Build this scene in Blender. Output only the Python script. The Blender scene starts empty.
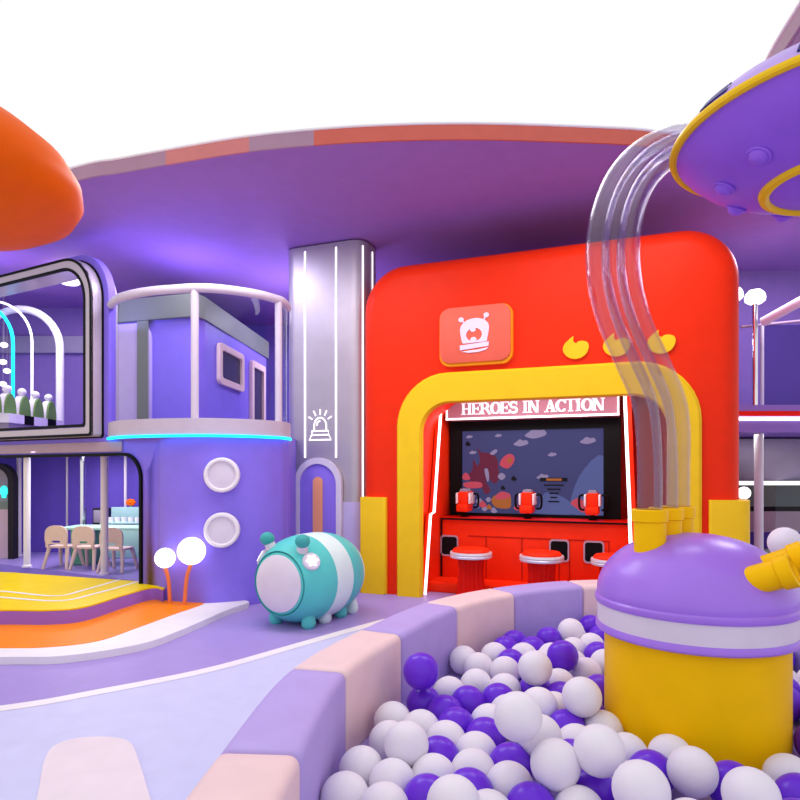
import bpy, bmesh, math, random
from mathutils import Vector, Matrix
R = math.radians
PI = math.pi
sc = bpy.context.scene
COL = sc.collection
FPX, HZ, CZ = 620.0, 470.0, 1.5          # focal length in pixels, horizon row, eye height (800x800 frame)

def at(px, py, Y):
    return Vector(((px - 400) / FPX * Y, Y, CZ + (HZ - py) / FPX * Y))
def fl(px, py, z=0.0):
    Y = FPX * (CZ - z) / (py - HZ)
    return Vector(((px - 400) / FPX * Y, Y, z))

# ------------------------------------------------------------------ materials
def lin(c):
    return tuple(((v / 255) / 12.92 if v / 255 <= 0.04045 else ((v / 255 + 0.055) / 1.055) ** 2.4) for v in c)
def mat(name, rgb, rough=0.4, metal=0.0, emit=None, es=0.0, var=0.03, coat=0.0, trans=0.0, ior=1.45, spec=0.12, scale=6.0, bump=0.0):
    m = bpy.data.materials.new(name); m.use_nodes = True
    nt = m.node_tree; b = nt.nodes['Principled BSDF']
    c = lin(rgb)
    b.inputs['Roughness'].default_value = rough
    b.inputs['Metallic'].default_value = metal
    b.inputs['Coat Weight'].default_value = coat
    b.inputs['Transmission Weight'].default_value = trans
    b.inputs['IOR'].default_value = ior
    b.inputs['Specular IOR Level'].default_value = spec
    b.inputs['Base Color'].default_value = (*c, 1)
    if var > 0:
        tc = nt.nodes.new('ShaderNodeTexCoord'); nz = nt.nodes.new('ShaderNodeTexNoise'); rp = nt.nodes.new('ShaderNodeValToRGB')
        nz.inputs['Scale'].default_value = scale; nz.inputs['Detail'].default_value = 3
        rp.color_ramp.elements[0].position = 0.3; rp.color_ramp.elements[1].position = 0.7
        rp.color_ramp.elements[0].color = tuple(v * (1 - var) for v in c) + (1,)
        rp.color_ramp.elements[1].color = tuple(min(1, v * (1 + var)) for v in c) + (1,)
        nt.links.new(tc.outputs['Object'], nz.inputs['Vector']); nt.links.new(nz.outputs['Fac'], rp.inputs['Fac'])
        nt.links.new(rp.outputs['Color'], b.inputs['Base Color'])
        if bump > 0:
            bp = nt.nodes.new('ShaderNodeBump'); bp.inputs['Strength'].default_value = bump; bp.inputs['Distance'].default_value = 0.01
            nt.links.new(nz.outputs['Fac'], bp.inputs['Height']); nt.links.new(bp.outputs['Normal'], b.inputs['Normal'])
    if emit:
        b.inputs['Emission Color'].default_value = (*lin(emit), 1); b.inputs['Emission Strength'].default_value = es
    return m
def edge_node(nt, base, gain, power=4.0):
    lw = nt.nodes.new('ShaderNodeLayerWeight'); lw.inputs['Blend'].default_value = 0.5
    p = nt.nodes.new('ShaderNodeMath'); p.operation = 'POWER'; p.inputs[1].default_value = power
    q = nt.nodes.new('ShaderNodeMath'); q.operation = 'MULTIPLY_ADD'; q.inputs[1].default_value = gain; q.inputs[2].default_value = base
    nt.links.new(lw.outputs['Facing'], p.inputs[0]); nt.links.new(p.outputs[0], q.inputs[0]); return q.outputs[0]
def glass_mat(name, tint, refl=0.12, rough=0.02):
    m = bpy.data.materials.new(name); m.use_nodes = True
    nt = m.node_tree; nt.nodes.clear()
    o = nt.nodes.new('ShaderNodeOutputMaterial'); mx = nt.nodes.new('ShaderNodeMixShader')
    t = nt.nodes.new('ShaderNodeBsdfTransparent'); g = nt.nodes.new('ShaderNodeBsdfGlossy'); f = edge_node(nt, 0.02, 0.5)
    t.inputs['Color'].default_value = (*lin(tint), 1); g.inputs['Roughness'].default_value = rough
    nt.links.new(f, mx.inputs[0]); nt.links.new(t.outputs[0], mx.inputs[1]); nt.links.new(g.outputs[0], mx.inputs[2])
    nt.links.new(mx.outputs[0], o.inputs[0])
    return m

def tube_mat(name):
    m = bpy.data.materials.new(name); m.use_nodes = True
    nt = m.node_tree; nt.nodes.clear()
    o = nt.nodes.new('ShaderNodeOutputMaterial'); mx = nt.nodes.new('ShaderNodeMixShader'); m2 = nt.nodes.new('ShaderNodeMixShader')
    t = nt.nodes.new('ShaderNodeBsdfTransparent'); g = nt.nodes.new('ShaderNodeBsdfGlossy'); f = edge_node(nt, 0.03, 0.55)
    lw = nt.nodes.new('ShaderNodeLayerWeight'); lw.inputs['Blend'].default_value = 0.28; gl = nt.nodes.new('ShaderNodeBsdfTranslucent'); mt = nt.nodes.new('ShaderNodeMath'); mt.operation = 'MULTIPLY'; mt.inputs[1].default_value = 0.12
    g.inputs['Roughness'].default_value = 0.03
    t.inputs['Color'].default_value = (*lin((244, 242, 248)), 1); gl.inputs['Color'].default_value = (*lin((205, 200, 220)), 1)
    nt.links.new(lw.outputs['Facing'], mt.inputs[0]); nt.links.new(mt.outputs[0], m2.inputs[0]); nt.links.new(t.outputs[0], m2.inputs[1]); nt.links.new(gl.outputs[0], m2.inputs[2])
    nt.links.new(f, mx.inputs[0]); nt.links.new(m2.outputs[0], mx.inputs[1]); nt.links.new(g.outputs[0], mx.inputs[2])
    nt.links.new(mx.outputs[0], o.inputs[0])
    return m

M = {}
def defm(k, *a, **kw): M[k] = mat(k, *a, **kw)
defm('floor_purple', (166, 146, 212), 0.4)
defm('floor_pale', (204, 206, 240), 0.45)
defm('white_line', (240, 236, 240), 0.4)
defm('pad_pink', (232, 220, 228), 0.5)
defm('ceiling', (158, 118, 194), 0.7, spec=0.2)
defm('fascia_salmon_reflection', (208, 106, 92), 0.3)  # warm reflection painted into the fascia colour
defm('fascia_mauve', (172, 138, 160), 0.3)  # painted reflection tone of the left fascia, also the wing edge
defm('fascia_pink_reflection', (206, 130, 128), 0.3)  # pinkish part of the painted reflection
defm('edge_white', (240, 236, 240), 0.4)
defm('wall_purple', (140, 118, 234), 0.4)
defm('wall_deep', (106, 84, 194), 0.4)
defm('wall_blue', (110, 98, 196), 0.5)
defm('wall_mauve', (140, 112, 186), 0.5)
defm('wall_grey', (150, 140, 160), 0.5)
defm('room_floor', (158, 138, 216), 0.35)
defm('red', (238, 48, 16), 0.42)
defm('red_dark', (222, 22, 8), 0.35)
defm('red_line', (176, 22, 10), 0.4)
defm('yellow', (244, 200, 36), 0.38)
defm('tank_yellow', (252, 196, 0), 0.4)
defm('deck_yellow', (246, 212, 0), 0.4)
defm('deck_orange', (255, 138, 0), 0.4)
defm('deck_riser', (156, 110, 210), 0.4)
defm('orange', (236, 96, 4), 0.5)
defm('stem_orange', (236, 132, 82), 0.4)
defm('tile_face', (240, 106, 84), 0.45)
defm('tile_rim', (250, 160, 30), 0.4)
defm('emblem', (236, 222, 240), 0.5)
defm('grey_metal', (186, 178, 188), 0.42, metal=0.6)
defm('frame_grey', (196, 184, 194), 0.35, metal=0.2)
defm('frame_mauve', (176, 150, 172), 0.35)
defm('black', (12, 10, 14), 0.5, var=0, spec=0.12)
defm('charcoal', (40, 36, 44), 0.4)
defm('white_plastic', (236, 230, 238), 0.35)
defm('rail_pink', (212, 200, 216), 0.35)
defm('chrome', (226, 224, 230), 0.12, metal=1.0)
defm('teal', (92, 200, 196), 0.38)
defm('teal_dark', (70, 168, 164), 0.4)
defm('teal_pale', (214, 236, 236), 0.4)
defm('face_pale', (226, 216, 226), 0.45)
defm('dome_purple', (166, 118, 230), 0.3, spec=0.45)
defm('band_white', (222, 212, 228), 0.4)
defm('saucer_under', (152, 100, 224), 0.35)
defm('saucer_top', (196, 168, 240), 0.35)
defm('navy', (40, 30, 120), 0.3)
defm('foam_pink', (236, 206, 208), 0.5)
defm('foam_purple', (184, 164, 226), 0.5)
defm('ball_white', (232, 226, 236), 0.45)
defm('ball_purple', (106, 44, 212), 0.3, spec=0.3)
defm('chair_beige', (222, 196, 190), 0.45)
defm('table_mint', (176, 222, 208), 0.4)
defm('table_green', (110, 180, 150), 0.4)
defm('pin_green', (112, 148, 84), 0.5)
defm('clad_lavender', (196, 186, 232), 0.4)
defm('arch_purple', (148, 124, 232), 0.4)
defm('bar_orange', (252, 170, 128), 0.4)
defm('marquee', (158, 106, 122), 0.4)
defm('screen_sky', (30, 32, 60), 0.3, emit=(84, 84, 140), es=0.42)
defm('screen_cloud', (60, 55, 80), 0.3, emit=(140, 126, 160), es=0.8)
defm('screen_maroon', (40, 10, 20), 0.3, emit=(96, 34, 58), es=0.9)
defm('screen_pink', (80, 20, 40), 0.3, emit=(190, 74, 90), es=0.8)
defm('screen_gold', (80, 40, 20), 0.3, emit=(170, 100, 50), es=0.7)
defm('screen_dark', (10, 8, 14), 0.3, emit=(24, 18, 28), es=0.6)
defm('screen_teal', (30, 40, 64), 0.3, emit=(86, 92, 146), es=0.8)
defm('led_white', (255, 255, 255), 0.5, emit=(255, 246, 250), es=2.2, var=0)
defm('strip_white', (250, 250, 250), 0.5, emit=(255, 250, 255), es=1.0, var=0)
defm('globe_glow', (255, 255, 255), 0.5, emit=(255, 255, 255), es=1.6, var=0)
defm('led_cyan', (20, 200, 255), 0.5, emit=(20, 196, 255), es=2.6, var=0)
defm('teal_glow', (60, 230, 220), 0.5, emit=(60, 230, 220), es=1.0, var=0)
defm('green_grey', (128, 136, 132), 0.5)
defm('band_pink', (206, 178, 196), 0.5)
defm('dark_pane', (60, 48, 84), 0.25)
defm('door_frame_pink', (244, 214, 206), 0.4)
defm('wing_mauve', (176, 150, 172), 0.5)
defm('curb', (198, 186, 204), 0.4)
defm('kitchen_grey', (150, 184, 190), 0.5)
defm('band_mauve', (158, 148, 178), 0.5)
defm('cornice', (122, 126, 120), 0.4)
M['glass'] = glass_mat('balcony_glass', (236, 238, 240))
M['tint_glass'] = glass_mat('tinted_glass', (200, 190, 228))
defm('pole_grey', (206, 204, 208), 0.4)
defm('stool_rim', (224, 220, 228), 0.3, metal=0.3)
defm('door_pale', (200, 180, 228), 0.35)
defm('lettering', (240, 232, 238), 0.5, emit=(240, 232, 238), es=0.25)
M['tube'] = tube_mat('clear_tube')

# ------------------------------------------------------------------ mesh builder
def catmull(pts, n=8, closed=False):
    P = [Vector(p) for p in pts]; out = []; L = len(P)
    rng = range(L) if closed else range(L - 1)
    for i in rng:
        if closed: a, b, c, d = P[(i - 1) % L], P[i], P[(i + 1) % L], P[(i + 2) % L]
        else: a, b, c, d = P[max(i - 1, 0)], P[i], P[i + 1], P[min(i + 2, L - 1)]
        for k in range(n):
            t = k / n
            out.append(0.5 * ((2 * b) + (c - a) * t + (2 * a - 5 * b + 4 * c - d) * t * t + (3 * b - a - 3 * c + d) * t ** 3))
    if not closed: out.append(P[-1].copy())
    return out

def upath(x0, x1, zb, zt, r, n=10):
    """inverted-U profile: up the left side, over, down the right side"""
    p = [(x0, zb)]
    for k in range(n + 1):
        a = PI - k / n * PI / 2; p.append((x0 + r + r * math.cos(a), zt - r + r * math.sin(a)))
    for k in range(n + 1):
        a = PI / 2 - k / n * PI / 2; p.append((x1 - r + r * math.cos(a), zt - r + r * math.sin(a)))
    p.append((x1, zb))
    return p
def rrect(x0, z0, x1, z1, r, n=6):
    """closed rounded rectangle; r one radius or (bl, br, tr, tl)"""
    if not isinstance(r, (tuple, list)): r = (r,) * 4
    out = []
    for (cx, cz, a0, rr) in ((x0 + r[0], z0 + r[0], PI, r[0]), (x1 - r[1], z0 + r[1], 1.5 * PI, r[1]), (x1 - r[2], z1 - r[2], 0, r[2]), (x0 + r[3], z1 - r[3], PI / 2, r[3])):
        for k in range(n + 1):
            a = a0 + k / n * PI / 2; out.append((cx + rr * math.cos(a), cz + rr * math.sin(a)))
    return out
def circ(cx, cz, r, n=32, a0=0.0): return [(cx + r * math.cos(a0 + 2 * PI * k / n), cz + r * math.sin(a0 + 2 * PI * k / n)) for k in range(n)]

class MB:
    def __init__(s): s.bm = bmesh.new(); s.mi = 0
    def _f(s, vs):
        try:
            f = s.bm.faces.new(vs); f.material_index = s.mi; return f
        except ValueError: return None
    def v(s, p): return s.bm.verts.new(p)
    def loops(s, L, closed=True, cap0=False, cap1=False):
        rows = [[s.v(p) for p in l] for l in L]
        for a, b in zip(rows, rows[1:]):
            n = len(a)
            for i in range(n if closed else n - 1):
                j = (i + 1) % n; s._f((a[i], a[j], b[j], b[i]))
        if cap0: s._f(list(reversed(rows[0])))
        if cap1: s._f(rows[-1])
        return s
    def box(s, x0, y0, z0, x1, y1, z1, bev=0.0, seg=2, mtx=None):
        vs = [s.v(p) for p in ((x0, y0, z0), (x1, y0, z0), (x1, y1, z0), (x0, y1, z0), (x0, y0, z1), (x1, y0, z1), (x1, y1, z1), (x0, y1, z1))]
        fs = [s._f([vs[i] for i in q]) for q in ((3, 2, 1, 0), (4, 5, 6, 7), (0, 1, 5, 4), (1, 2, 6, 5), (2, 3, 7, 6), (3, 0, 4, 7))]
        if mtx: bmesh.ops.transform(s.bm, matrix=mtx, verts=vs)
        if bev > 0:
            es = list({e for f in fs for e in f.edges})
            r = bmesh.ops.bevel(s.bm, geom=es, offset=bev, segments=seg, affect='EDGES', profile=0.5)
            for f in r['faces']: f.material_index = s.mi
        return s
    def prism(s, poly, a0, a1, axis='y', bev=0.0):
        """poly 2D; axis 'y': points are (x,z) extruded a0..a1 along y; axis 'z': points are (x,y)"""
        mk = (lambda p, a: (p[0], a, p[1])) if axis == 'y' else ((lambda p, a: (p[0], p[1], a)) if axis == 'z' else (lambda p, a: (a, p[0], p[1])))
        A = [s.v(mk(p, a0)) for p in poly]; B = [s.v(mk(p, a1)) for p in poly]; n = len(poly)
        f0 = s._f(A); f1 = s._f(list(reversed(B)))
        for i in range(n): s._f((A[i], B[i], B[(i + 1) % n], A[(i + 1) % n]))
        if bev > 0 and f0:
            es = list(f0.edges) + list(f1.edges)
            bmesh.ops.bevel(s.bm, geom=es, offset=bev, segments=2, affect='EDGES', profile=0.5)
        return s
    def band(s, inner, outer, y0, y1, closed=False):
        f = lambda L, y: [(p[0], y, p[1]) for p in L]
        L = [f(inner, y0), f(outer, y0), f(outer, y1), f(inner, y1), f(inner, y0)]
        s.loops(L, closed=closed)
        if not closed:
            for i in (0, -1):
                q = [s.v((inner[i][0], y0, inner[i][1])), s.v((outer[i][0], y0, outer[i][1])), s.v((outer[i][0], y1, outer[i][1])), s.v((inner[i][0], y1, inner[i][1]))]
                s._f(q)
        return s
    def lathe(s, prof, n=48, c=(0, 0, 0), mtx=None, mats=None):
        """prof: list of (r, z)"""
        c = Vector(c); rows = []; allv = []
        for (r, z) in prof:
            if r < 1e-6: row = [s.v(c + Vector((0, 0, z)))]
            else: row = [s.v(c + Vector((r * math.cos(2 * PI * k / n), r * math.sin(2 * PI * k / n), z))) for k in range(n)]
            rows.append(row); allv += row
        for i, (a, b) in enumerate(zip(rows, rows[1:])):
            if mats: s.mi = mats[i]
            for k in range(n):
                j = (k + 1) % n
                if len(a) == 1 and len(b) == 1: continue
                if len(a) == 1: s._f((a[0], b[j], b[k]))
                elif len(b) == 1: s._f((a[k], a[j], b[0]))
                else: s._f((a[k], a[j], b[j], b[k]))
        if mtx: bmesh.ops.transform(s.bm, matrix=mtx, verts=allv)
        return s
    def ell(s, c, rx, ry, rz, n=32, m=16, mtx=None):
        prof = [(math.sin(PI * k / m), -math.cos(PI * k / m)) for k in range(m + 1)]
        prof[0] = (0, -1); prof[-1] = (0, 1)
        mm = Matrix.Translation(Vector(c)) @ (mtx or Matrix()) @ Matrix.Diagonal((rx, ry, rz, 1))
        return s.lathe(prof, n, mtx=mm)
    def tube(s, path, r, n=12, cap=True, closed=False, inner=None):
        P = [Vector(p) for p in path]; N = len(P)
        rr = r if isinstance(r, (list, tuple)) else [r] * N
        def frames():
            up = None; out = []
            for i in range(N):
                if closed: t = P[(i + 1) % N] - P[(i - 1) % N]
                else: t = P[min(i + 1, N - 1)] - P[max(i - 1, 0)]
                t.normalize()
                if up is None:
                    up = Vector((0, 0, 1)) if abs(t.z) < 0.9 else Vector((1, 0, 0))
                u = (up - t * up.dot(t)).normalized(); w = t.cross(u); up = u
                out.append((u, w))
            return out
        F = frames()
        ring = lambda i, q: [P[i] + (F[i][0] * math.cos(2 * PI * k / n) + F[i][1] * math.sin(2 * PI * k / n)) * q for k in range(n)]
        L = [ring(i, rr[i]) for i in range(N)]
        if inner is not None:
            L = L + [ring(i, inner) for i in reversed(range(N))]; L.append(L[0]); s.loops(L)
        elif closed: L.append(L[0]); s.loops(L)
        else: s.loops(L, cap0=cap, cap1=cap)
        return s
    def ribbon(s, pts, w, y0, y1):
        """flat stroke in the x-z plane with width w (number or list)"""
        n = len(pts); ww = w if isinstance(w, (list, tuple)) else [w] * n
        A = []; B = []
        for i in range(n):
            a = Vector(pts[max(i - 1, 0)]); b = Vector(pts[min(i + 1, n - 1)]); t = (b - a).normalized(); q = Vector((-t.y, t.x)) * ww[i] / 2
            p = Vector(pts[i]); A.append(p + q); B.append(p - q)
        return s.prism(A + B[::-1], y0, y1)
    def build(s, name, m, parent=None, loc=None, rotz=0.0, world=False, sharp=38, merge=True):
        bm = s.bm
        if merge: bmesh.ops.remove_doubles(bm, verts=bm.verts[:], dist=1e-5)
        if world and parent is not None:
            bmesh.ops.transform(bm, matrix=parent.matrix_basis.inverted(), verts=bm.verts[:])
        if world and parent is None and loc is not None:
            mm = Matrix.Translation(Vector(loc)) @ Matrix.Rotation(rotz, 4, 'Z')
            bmesh.ops.transform(bm, matrix=mm.inverted(), verts=bm.verts[:])
        bmesh.ops.recalc_face_normals(bm, faces=bm.faces[:])
        for f in bm.faces: f.smooth = True
        for e in bm.edges:
            if len(e.link_faces) == 2 and e.calc_face_angle(0) > R(sharp): e.smooth = False
        me = bpy.data.meshes.new(name); bm.to_mesh(me); bm.free()
        for k in (m if isinstance(m, (list, tuple)) else [m]): me.materials.append(M[k] if isinstance(k, str) else k)
        o = bpy.data.objects.new(name, me); COL.objects.link(o)
        if parent is not None: o.parent = parent
        if loc is not None: o.location = loc; o.rotation_euler = (0, 0, rotz)
        return o

def tag(o, label=None, cat=None, group=None, kind=None):
    if label: o['label'] = label
    if cat: o['category'] = cat
    if group: o['group'] = group
    if kind: o['kind'] = kind
    return o
def thing(name, label, cat, loc=(0, 0, 0), rotz=0.0, group=None):
    o = bpy.data.objects.new(name, None); COL.objects.link(o)
    o.empty_display_size = 0.1
    o.location = loc; o.rotation_euler = (0, 0, rotz)
    o.matrix_basis = Matrix.Translation(Vector(loc)) @ Matrix.Rotation(rotz, 4, 'Z')
    return tag(o, label, cat, group)
def struct(o): o['kind'] = 'structure'; return o
def dup(root, loc, rotz=None, label=None, group=None):
    r = root.copy(); COL.objects.link(r); r.location = loc
    if rotz is not None: r.rotation_euler = (0, 0, rotz)
    if label: r['label'] = label
    if group: r['group'] = group
    for ch in list(root.children):
        c = ch.copy(); COL.objects.link(c); c.parent = r
        for g in list(ch.children):
            d = g.copy(); COL.objects.link(d); d.parent = c
    return r

# ------------------------------------------------------------------ frames of the place
F_ANG = -math.atan2(0.361, 0.932); F_LOC = Vector((-0.405, 7.6, 0))      # the red arcade front
F_M = Matrix.Translation(F_LOC) @ Matrix.Rotation(F_ANG, 4, 'Z')
def FA(s, d, z): return F_M @ Vector((s, d, z))
L_ANG = -math.atan2(0.475, 0.88); L_LOC = Vector((-2.93, 7.07, 0))       # the two-storey rooms on the left
L_M = Matrix.Translation(L_LOC) @ Matrix.Rotation(L_ANG, 4, 'Z')
def LA(x, y, z): return L_M @ Vector((x, y, z))
CEIL = 4.45

# ------------------------------------------------------------------ SETTING
def build_setting():
    # floor with its colour zones
    b = MB(); b.box(-10, -1.5, -0.1, 9, 13.2, 0.0)
    line = catmull([(-8, 3.05, 0), (-5.2, 3.25, 0), (-3.6, 3.5, 0)] + [fl(*p) for p in ((0, 709), (100, 692), (210, 670), (294, 646.6), (341, 633))] + [(-0.12, 6.2, 0)], 8)
    b.mi = 1
    poly = [(p.x, p.y) for p in line] + [(0.0, 5.2), (-0.3, 4.2), (-0.5, 3.2), (-0.6, 1.5), (-0.6, -1.4), (-8, -1.4)]
    b.prism(poly, 0.0, 0.002, 'z')
    b.mi = 2
    up = []; dn = []
    for i, p in enumerate(line):
        t = (line[min(i + 1, len(line) - 1)] - line[max(i - 1, 0)]).normalized(); q = Vector((-t.y, t.x, 0)) * 0.055
        up.append(p + q); dn.append(p - q)
    for i in range(len(line) - 1):
        b._f([b.v((q.x, q.y, 0.004)) for q in (up[i], up[i + 1], dn[i + 1], dn[i])])
    struct(b.build('floor', ['floor_purple', 'floor_pale', 'white_line']))
    # ceiling slab, front edge cut away in a long curve, a wing running forward on the right
    def cp(px, py):
        Y = FPX * (CEIL - CZ) / (HZ - py); return (px - 400) / FPX * Y, Y
    front = [cp(78, 181), cp(120, 173.5), cp(180, 163), cp(250, 152), cp(330, 144.5), cp(400, 141), cp(470, 140), cp(540, 141.5), cp(629, 145)]
    pts = [(-9, 11.0), cp(-150, 262)[:2], cp(-30, 213)[:2]] + front + [cp(690, 149), (2.95, 5.35), (2.86, 4.95), (2.74, 4.49), (2.63, 3.9), (2.46, 3.1), (2.15, 1.7)]
    cv = catmull([(x, y, 0) for x, y in pts], 5)
    poly = [(p.x, p.y) for p in cv] + [(7.5, 1.7), (7.5, 13), (-9, 13)]
    b = MB(); b.prism(poly, CEIL, CEIL + 0.125, 'z'); struct(b.build('ceiling', 'ceiling'))
    # fascia with painted-in reflection colours and the thin white cap along the cut edge
    b = MB()
    off = []
    for i, p in enumerate(cv):
        t = (cv[min(i + 1, len(cv) - 1)] - cv[max(i - 1, 0)]).normalized(); off.append(p + Vector((t.y, -t.x, 0)) * 0.02)
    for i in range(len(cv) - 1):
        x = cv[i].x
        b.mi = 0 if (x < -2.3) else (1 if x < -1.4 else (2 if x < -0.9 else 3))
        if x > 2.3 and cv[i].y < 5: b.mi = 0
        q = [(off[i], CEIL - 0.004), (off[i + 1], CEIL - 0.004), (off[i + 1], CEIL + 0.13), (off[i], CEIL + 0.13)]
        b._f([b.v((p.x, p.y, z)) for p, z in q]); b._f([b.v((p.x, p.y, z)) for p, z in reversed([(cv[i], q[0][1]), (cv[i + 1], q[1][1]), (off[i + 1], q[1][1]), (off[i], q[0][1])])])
    b.mi = 4
    b.tube([(p.x, p.y, CEIL + 0.14) for p in off], 0.012, 6)
    struct(b.build('trim_1', ['fascia_mauve', 'fascia_pink_reflection', 'fascia_mauve', 'fascia_salmon_reflection', 'edge_white']))
    wing = [(p.x + 0.003, p.y) for p in cv if p.x > 2.2 and p.y < 5.0]
    b = MB(); b.prism(wing + [(7.5, 1.7), (7.5, 5.0)], CEIL - 0.006, CEIL + 0.002, 'z'); struct(b.build('trim_4', 'wing_mauve'))
    # back and side walls
    b = MB(); b.box(-9, 12.6, 0, 3.6, 12.75, CEIL); struct(b.build('wall_back', 'wall_blue'))
    b = MB(); b.box(3.45, 9.2, 0, 7.5, 9.35, CEIL); struct(b.build('wall_right', 'wall_mauve'))
    b = MB(); b.box(3.45, 9.35, 0, 3.6, 12.6, CEIL); struct(b.build('wall_passage', 'wall_blue'))
    b = MB(); b.box(-9.15, 9.2, 0, -9, 12.6, CEIL); struct(b.build('wall_left', 'wall_blue'))
    # ---- left rooms: lower front wall with rounded opening
    b = MB()
    inn = upath(-5.0, 0.0, 0.2, 1.70, 0.30); out = upath(-5.15, 0.12, 0.2, 1.86, 0.42)
    b.band(inn, out, 0.0, 0.24)
    b.mi = 1; b.band(upath(-4.965, -0.035, 0.2, 1.665, 0.27), upath(-5.0, 0.0, 0.2, 1.70, 0.30), -0.03, 0.10)
    b.mi = 2; b.band(upath(-5.15, 0.12, 0.2, 1.86, 0.42), upath(-5.4, 0.26, 0.2, 1.93, 0.06), 0.0, 0.24)
    b.mi = 3; b.box(-5.0, -0.02, 1.715, -0.34, 0.0, 1.835, 0.004)
    struct(b.build('wall_lower_front', ['wall_purple', 'black', 'wall_purple', 'frame_mauve'], loc=L_LOC, rotz=L_ANG))
    # upper front wall around the window
    b = MB(); W = rrect(-4.7, 1.93, -0.70, 4.06, (0.05, 0.05, 0.52, 0.05), 10)
    big = rrect(-5.4, 1.88, -0.60, 4.14, (0.01, 0.01, 0.58, 0.01), 10)
    b.band(W, big, 0.0, 0.10, closed=True)
    struct(b.build('wall_upper_front', 'wall_purple', loc=L_LOC, rotz=L_ANG))
    # protruding window frame
    b = MB()
    o1 = rrect(-4.7, 1.90, -0.70, 4.06, (0.04, 0.04, 0.52, 0.04), 10); i1 = rrect(-4.58, 2.005, -0.82, 3.94, (0.03, 0.03, 0.42, 0.03), 10)
    b.band(i1, o1, -0.15, 0.2, closed=True)
    b.mi = 1
    for (a, d, y0, y1) in ((-0.0, 0.03, -0.158, -0.13), (0.112, 0.145, -0.158, -0.13), (-0.016, 0.02, -0.018, 0.004)):
        oo = rrect(-4.7 + a, 1.90 + a, -0.70 - a, 4.06 - a, (0.04, 0.04, 0.52 - a * .8, 0.04), 10)
        ii = rrect(-4.7 + d, 1.90 + d, -0.70 - d, 4.06 - d, (0.03, 0.03, 0.52 - d * .8, 0.03), 10)
        b.band(ii, oo, y0, y1, closed=True)
    struct(b.build('window_1', ['frame_grey', 'black'], loc=L_LOC, rotz=L_ANG))
    # upper floor slab (rooms + balcony)
    drum_up = catmull([(-3.46, 7.42, 0), (-3.22, 7.1, 0), (-2.85, 6.86, 0), (-2.45, 6.74, 0), (-2.08, 6.70, 0), (-1.72, 6.84, 0), (-1.46, 7.08, 0), (-1.36, 7.4, 0), (-1.46, 8.6, 0)], 8)
    ri = [LA(-5.3, 0.22, 0), LA(-0.55, 0.22, 0)]
    poly = [(p.x, p.y) for p in ri] + [(p.x * 0.985 - 0.03, p.y + 0.04) for p in drum_up] + [(-1.6, 11.9), (-8.4, 11.9)]
    b = MB(); b.prism(poly, 1.85, 1.905, 'z'); struct(b.build('floor_upper', 'wall_mauve'))
    b = MB(); p0 = [LA(-5.2, 0.1, 0), LA(0.0, 0.1, 0)]
    b.prism([(p.x, p.y) for p in p0] + [(-2.75, 7.3), (-2.75, 9.95), (-8.2, 9.95)], 0.0, 0.2, 'z'); struct(b.build('floor_lower', 'room_floor'))
    # drum wall
    low = catmull([(-2.76, 7.2, 0), (-2.70, 6.93, 0), (-2.45, 6.78, 0), (-2.08, 6.71, 0), (-1.70, 6.86, 0), (-1.44, 7.12, 0), (-1.35, 7.45, 0), (-1.44, 8.6, 0)], 8)
    b = MB(); b.loops([[(p.x, p.y, z) for p in low] for z in (0, 1.9)], closed=False); 
    b.loops([[(p.x + 0.02, p.y + 0.12, z) for p in low] for z in (0, 1.9)], closed=False)
    struct(b.build('wall_drum', 'wall_purple'))
    # rooms' inner walls
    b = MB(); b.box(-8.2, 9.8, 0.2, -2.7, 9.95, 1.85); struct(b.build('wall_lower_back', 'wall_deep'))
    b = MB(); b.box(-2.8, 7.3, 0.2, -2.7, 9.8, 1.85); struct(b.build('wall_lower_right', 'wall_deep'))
    b = MB(); b.box(-8.4, 11.3, 1.905, -4.2, 11.45, CEIL); struct(b.build('wall_upper_back', 'wall_mauve'))
    part = catmull([(-3.66, 7.52, 0), (-3.72, 7.9, 0), (-3.83, 8.27, 0), (-3.0, 8.03, 0), (-2.62, 7.92, 0), (-2.52, 8.1, 0), (-2.33, 10.8, 0)], 6)
    part2 = [p for p in part]
    bl = catmull([(-3.83, 8.27, 0), (-3.3, 8.12, 0), (-2.8, 7.97, 0), (-2.62, 7.95, 0), (-2.545, 8.1, 0)], 6) + [Vector((-2.44, 9.45, 0)), Vector((-2.33, 10.8, 0))]
    poly = [(p.x, p.y) for p in bl] + [(-2.6, 11.2), (-4.0, 11.2), (-4.4, 9.0)]
    b = MB(); b.prism(poly, 1.905, 3.50, 'z'); struct(b.build('wall_balcony', 'wall_purple'))
    cx, cy = -3.4, 9.5
    poly2 = [(cx + (x - cx) * 1.03, cy + (y - cy) * 1.05) for x, y in poly]
    b = MB(); b.prism(poly2, 3.45, 3.74, 'z'); struct(b.build('trim_2', 'cornice'))
    # window and door on the receding balcony wall (they are let into it)
    A = Vector((-2.545, 8.1, 0)); Bv = Vector((-2.33, 10.8, 0)); d = (Bv - A).normalized(); ang = math.atan2(d.y, d.x)
    b = MB(); b.band(rrect(0.50, 2.78, 1.32, 3.17, 0.05), rrect(0.40, 2.69, 1.42, 3.26, 0.08), -0.05, 0.03, closed=True)
    b.mi = 1; b.prism(rrect(0.50, 2.78, 1.32, 3.17, 0.05), -0.012, 0.02); struct(b.build('window_2', ['door_frame_pink', 'dark_pane'], loc=A, rotz=ang))
    b = MB(); b.band(upath(1.90, 2.42, 1.905, 3.16, 0.03), upath(1.80, 2.52, 1.905, 3.26, 0.04), -0.05, 0.03)
    b.mi = 1; b.prism([(1.9, 1.905), (2.42, 1.905), (2.42, 3.16), (1.9, 3.16)], -0.012, 0.02); struct(b.build('door_1', ['door_frame_pink', 'dark_pane'], loc=A, rotz=ang))
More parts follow.
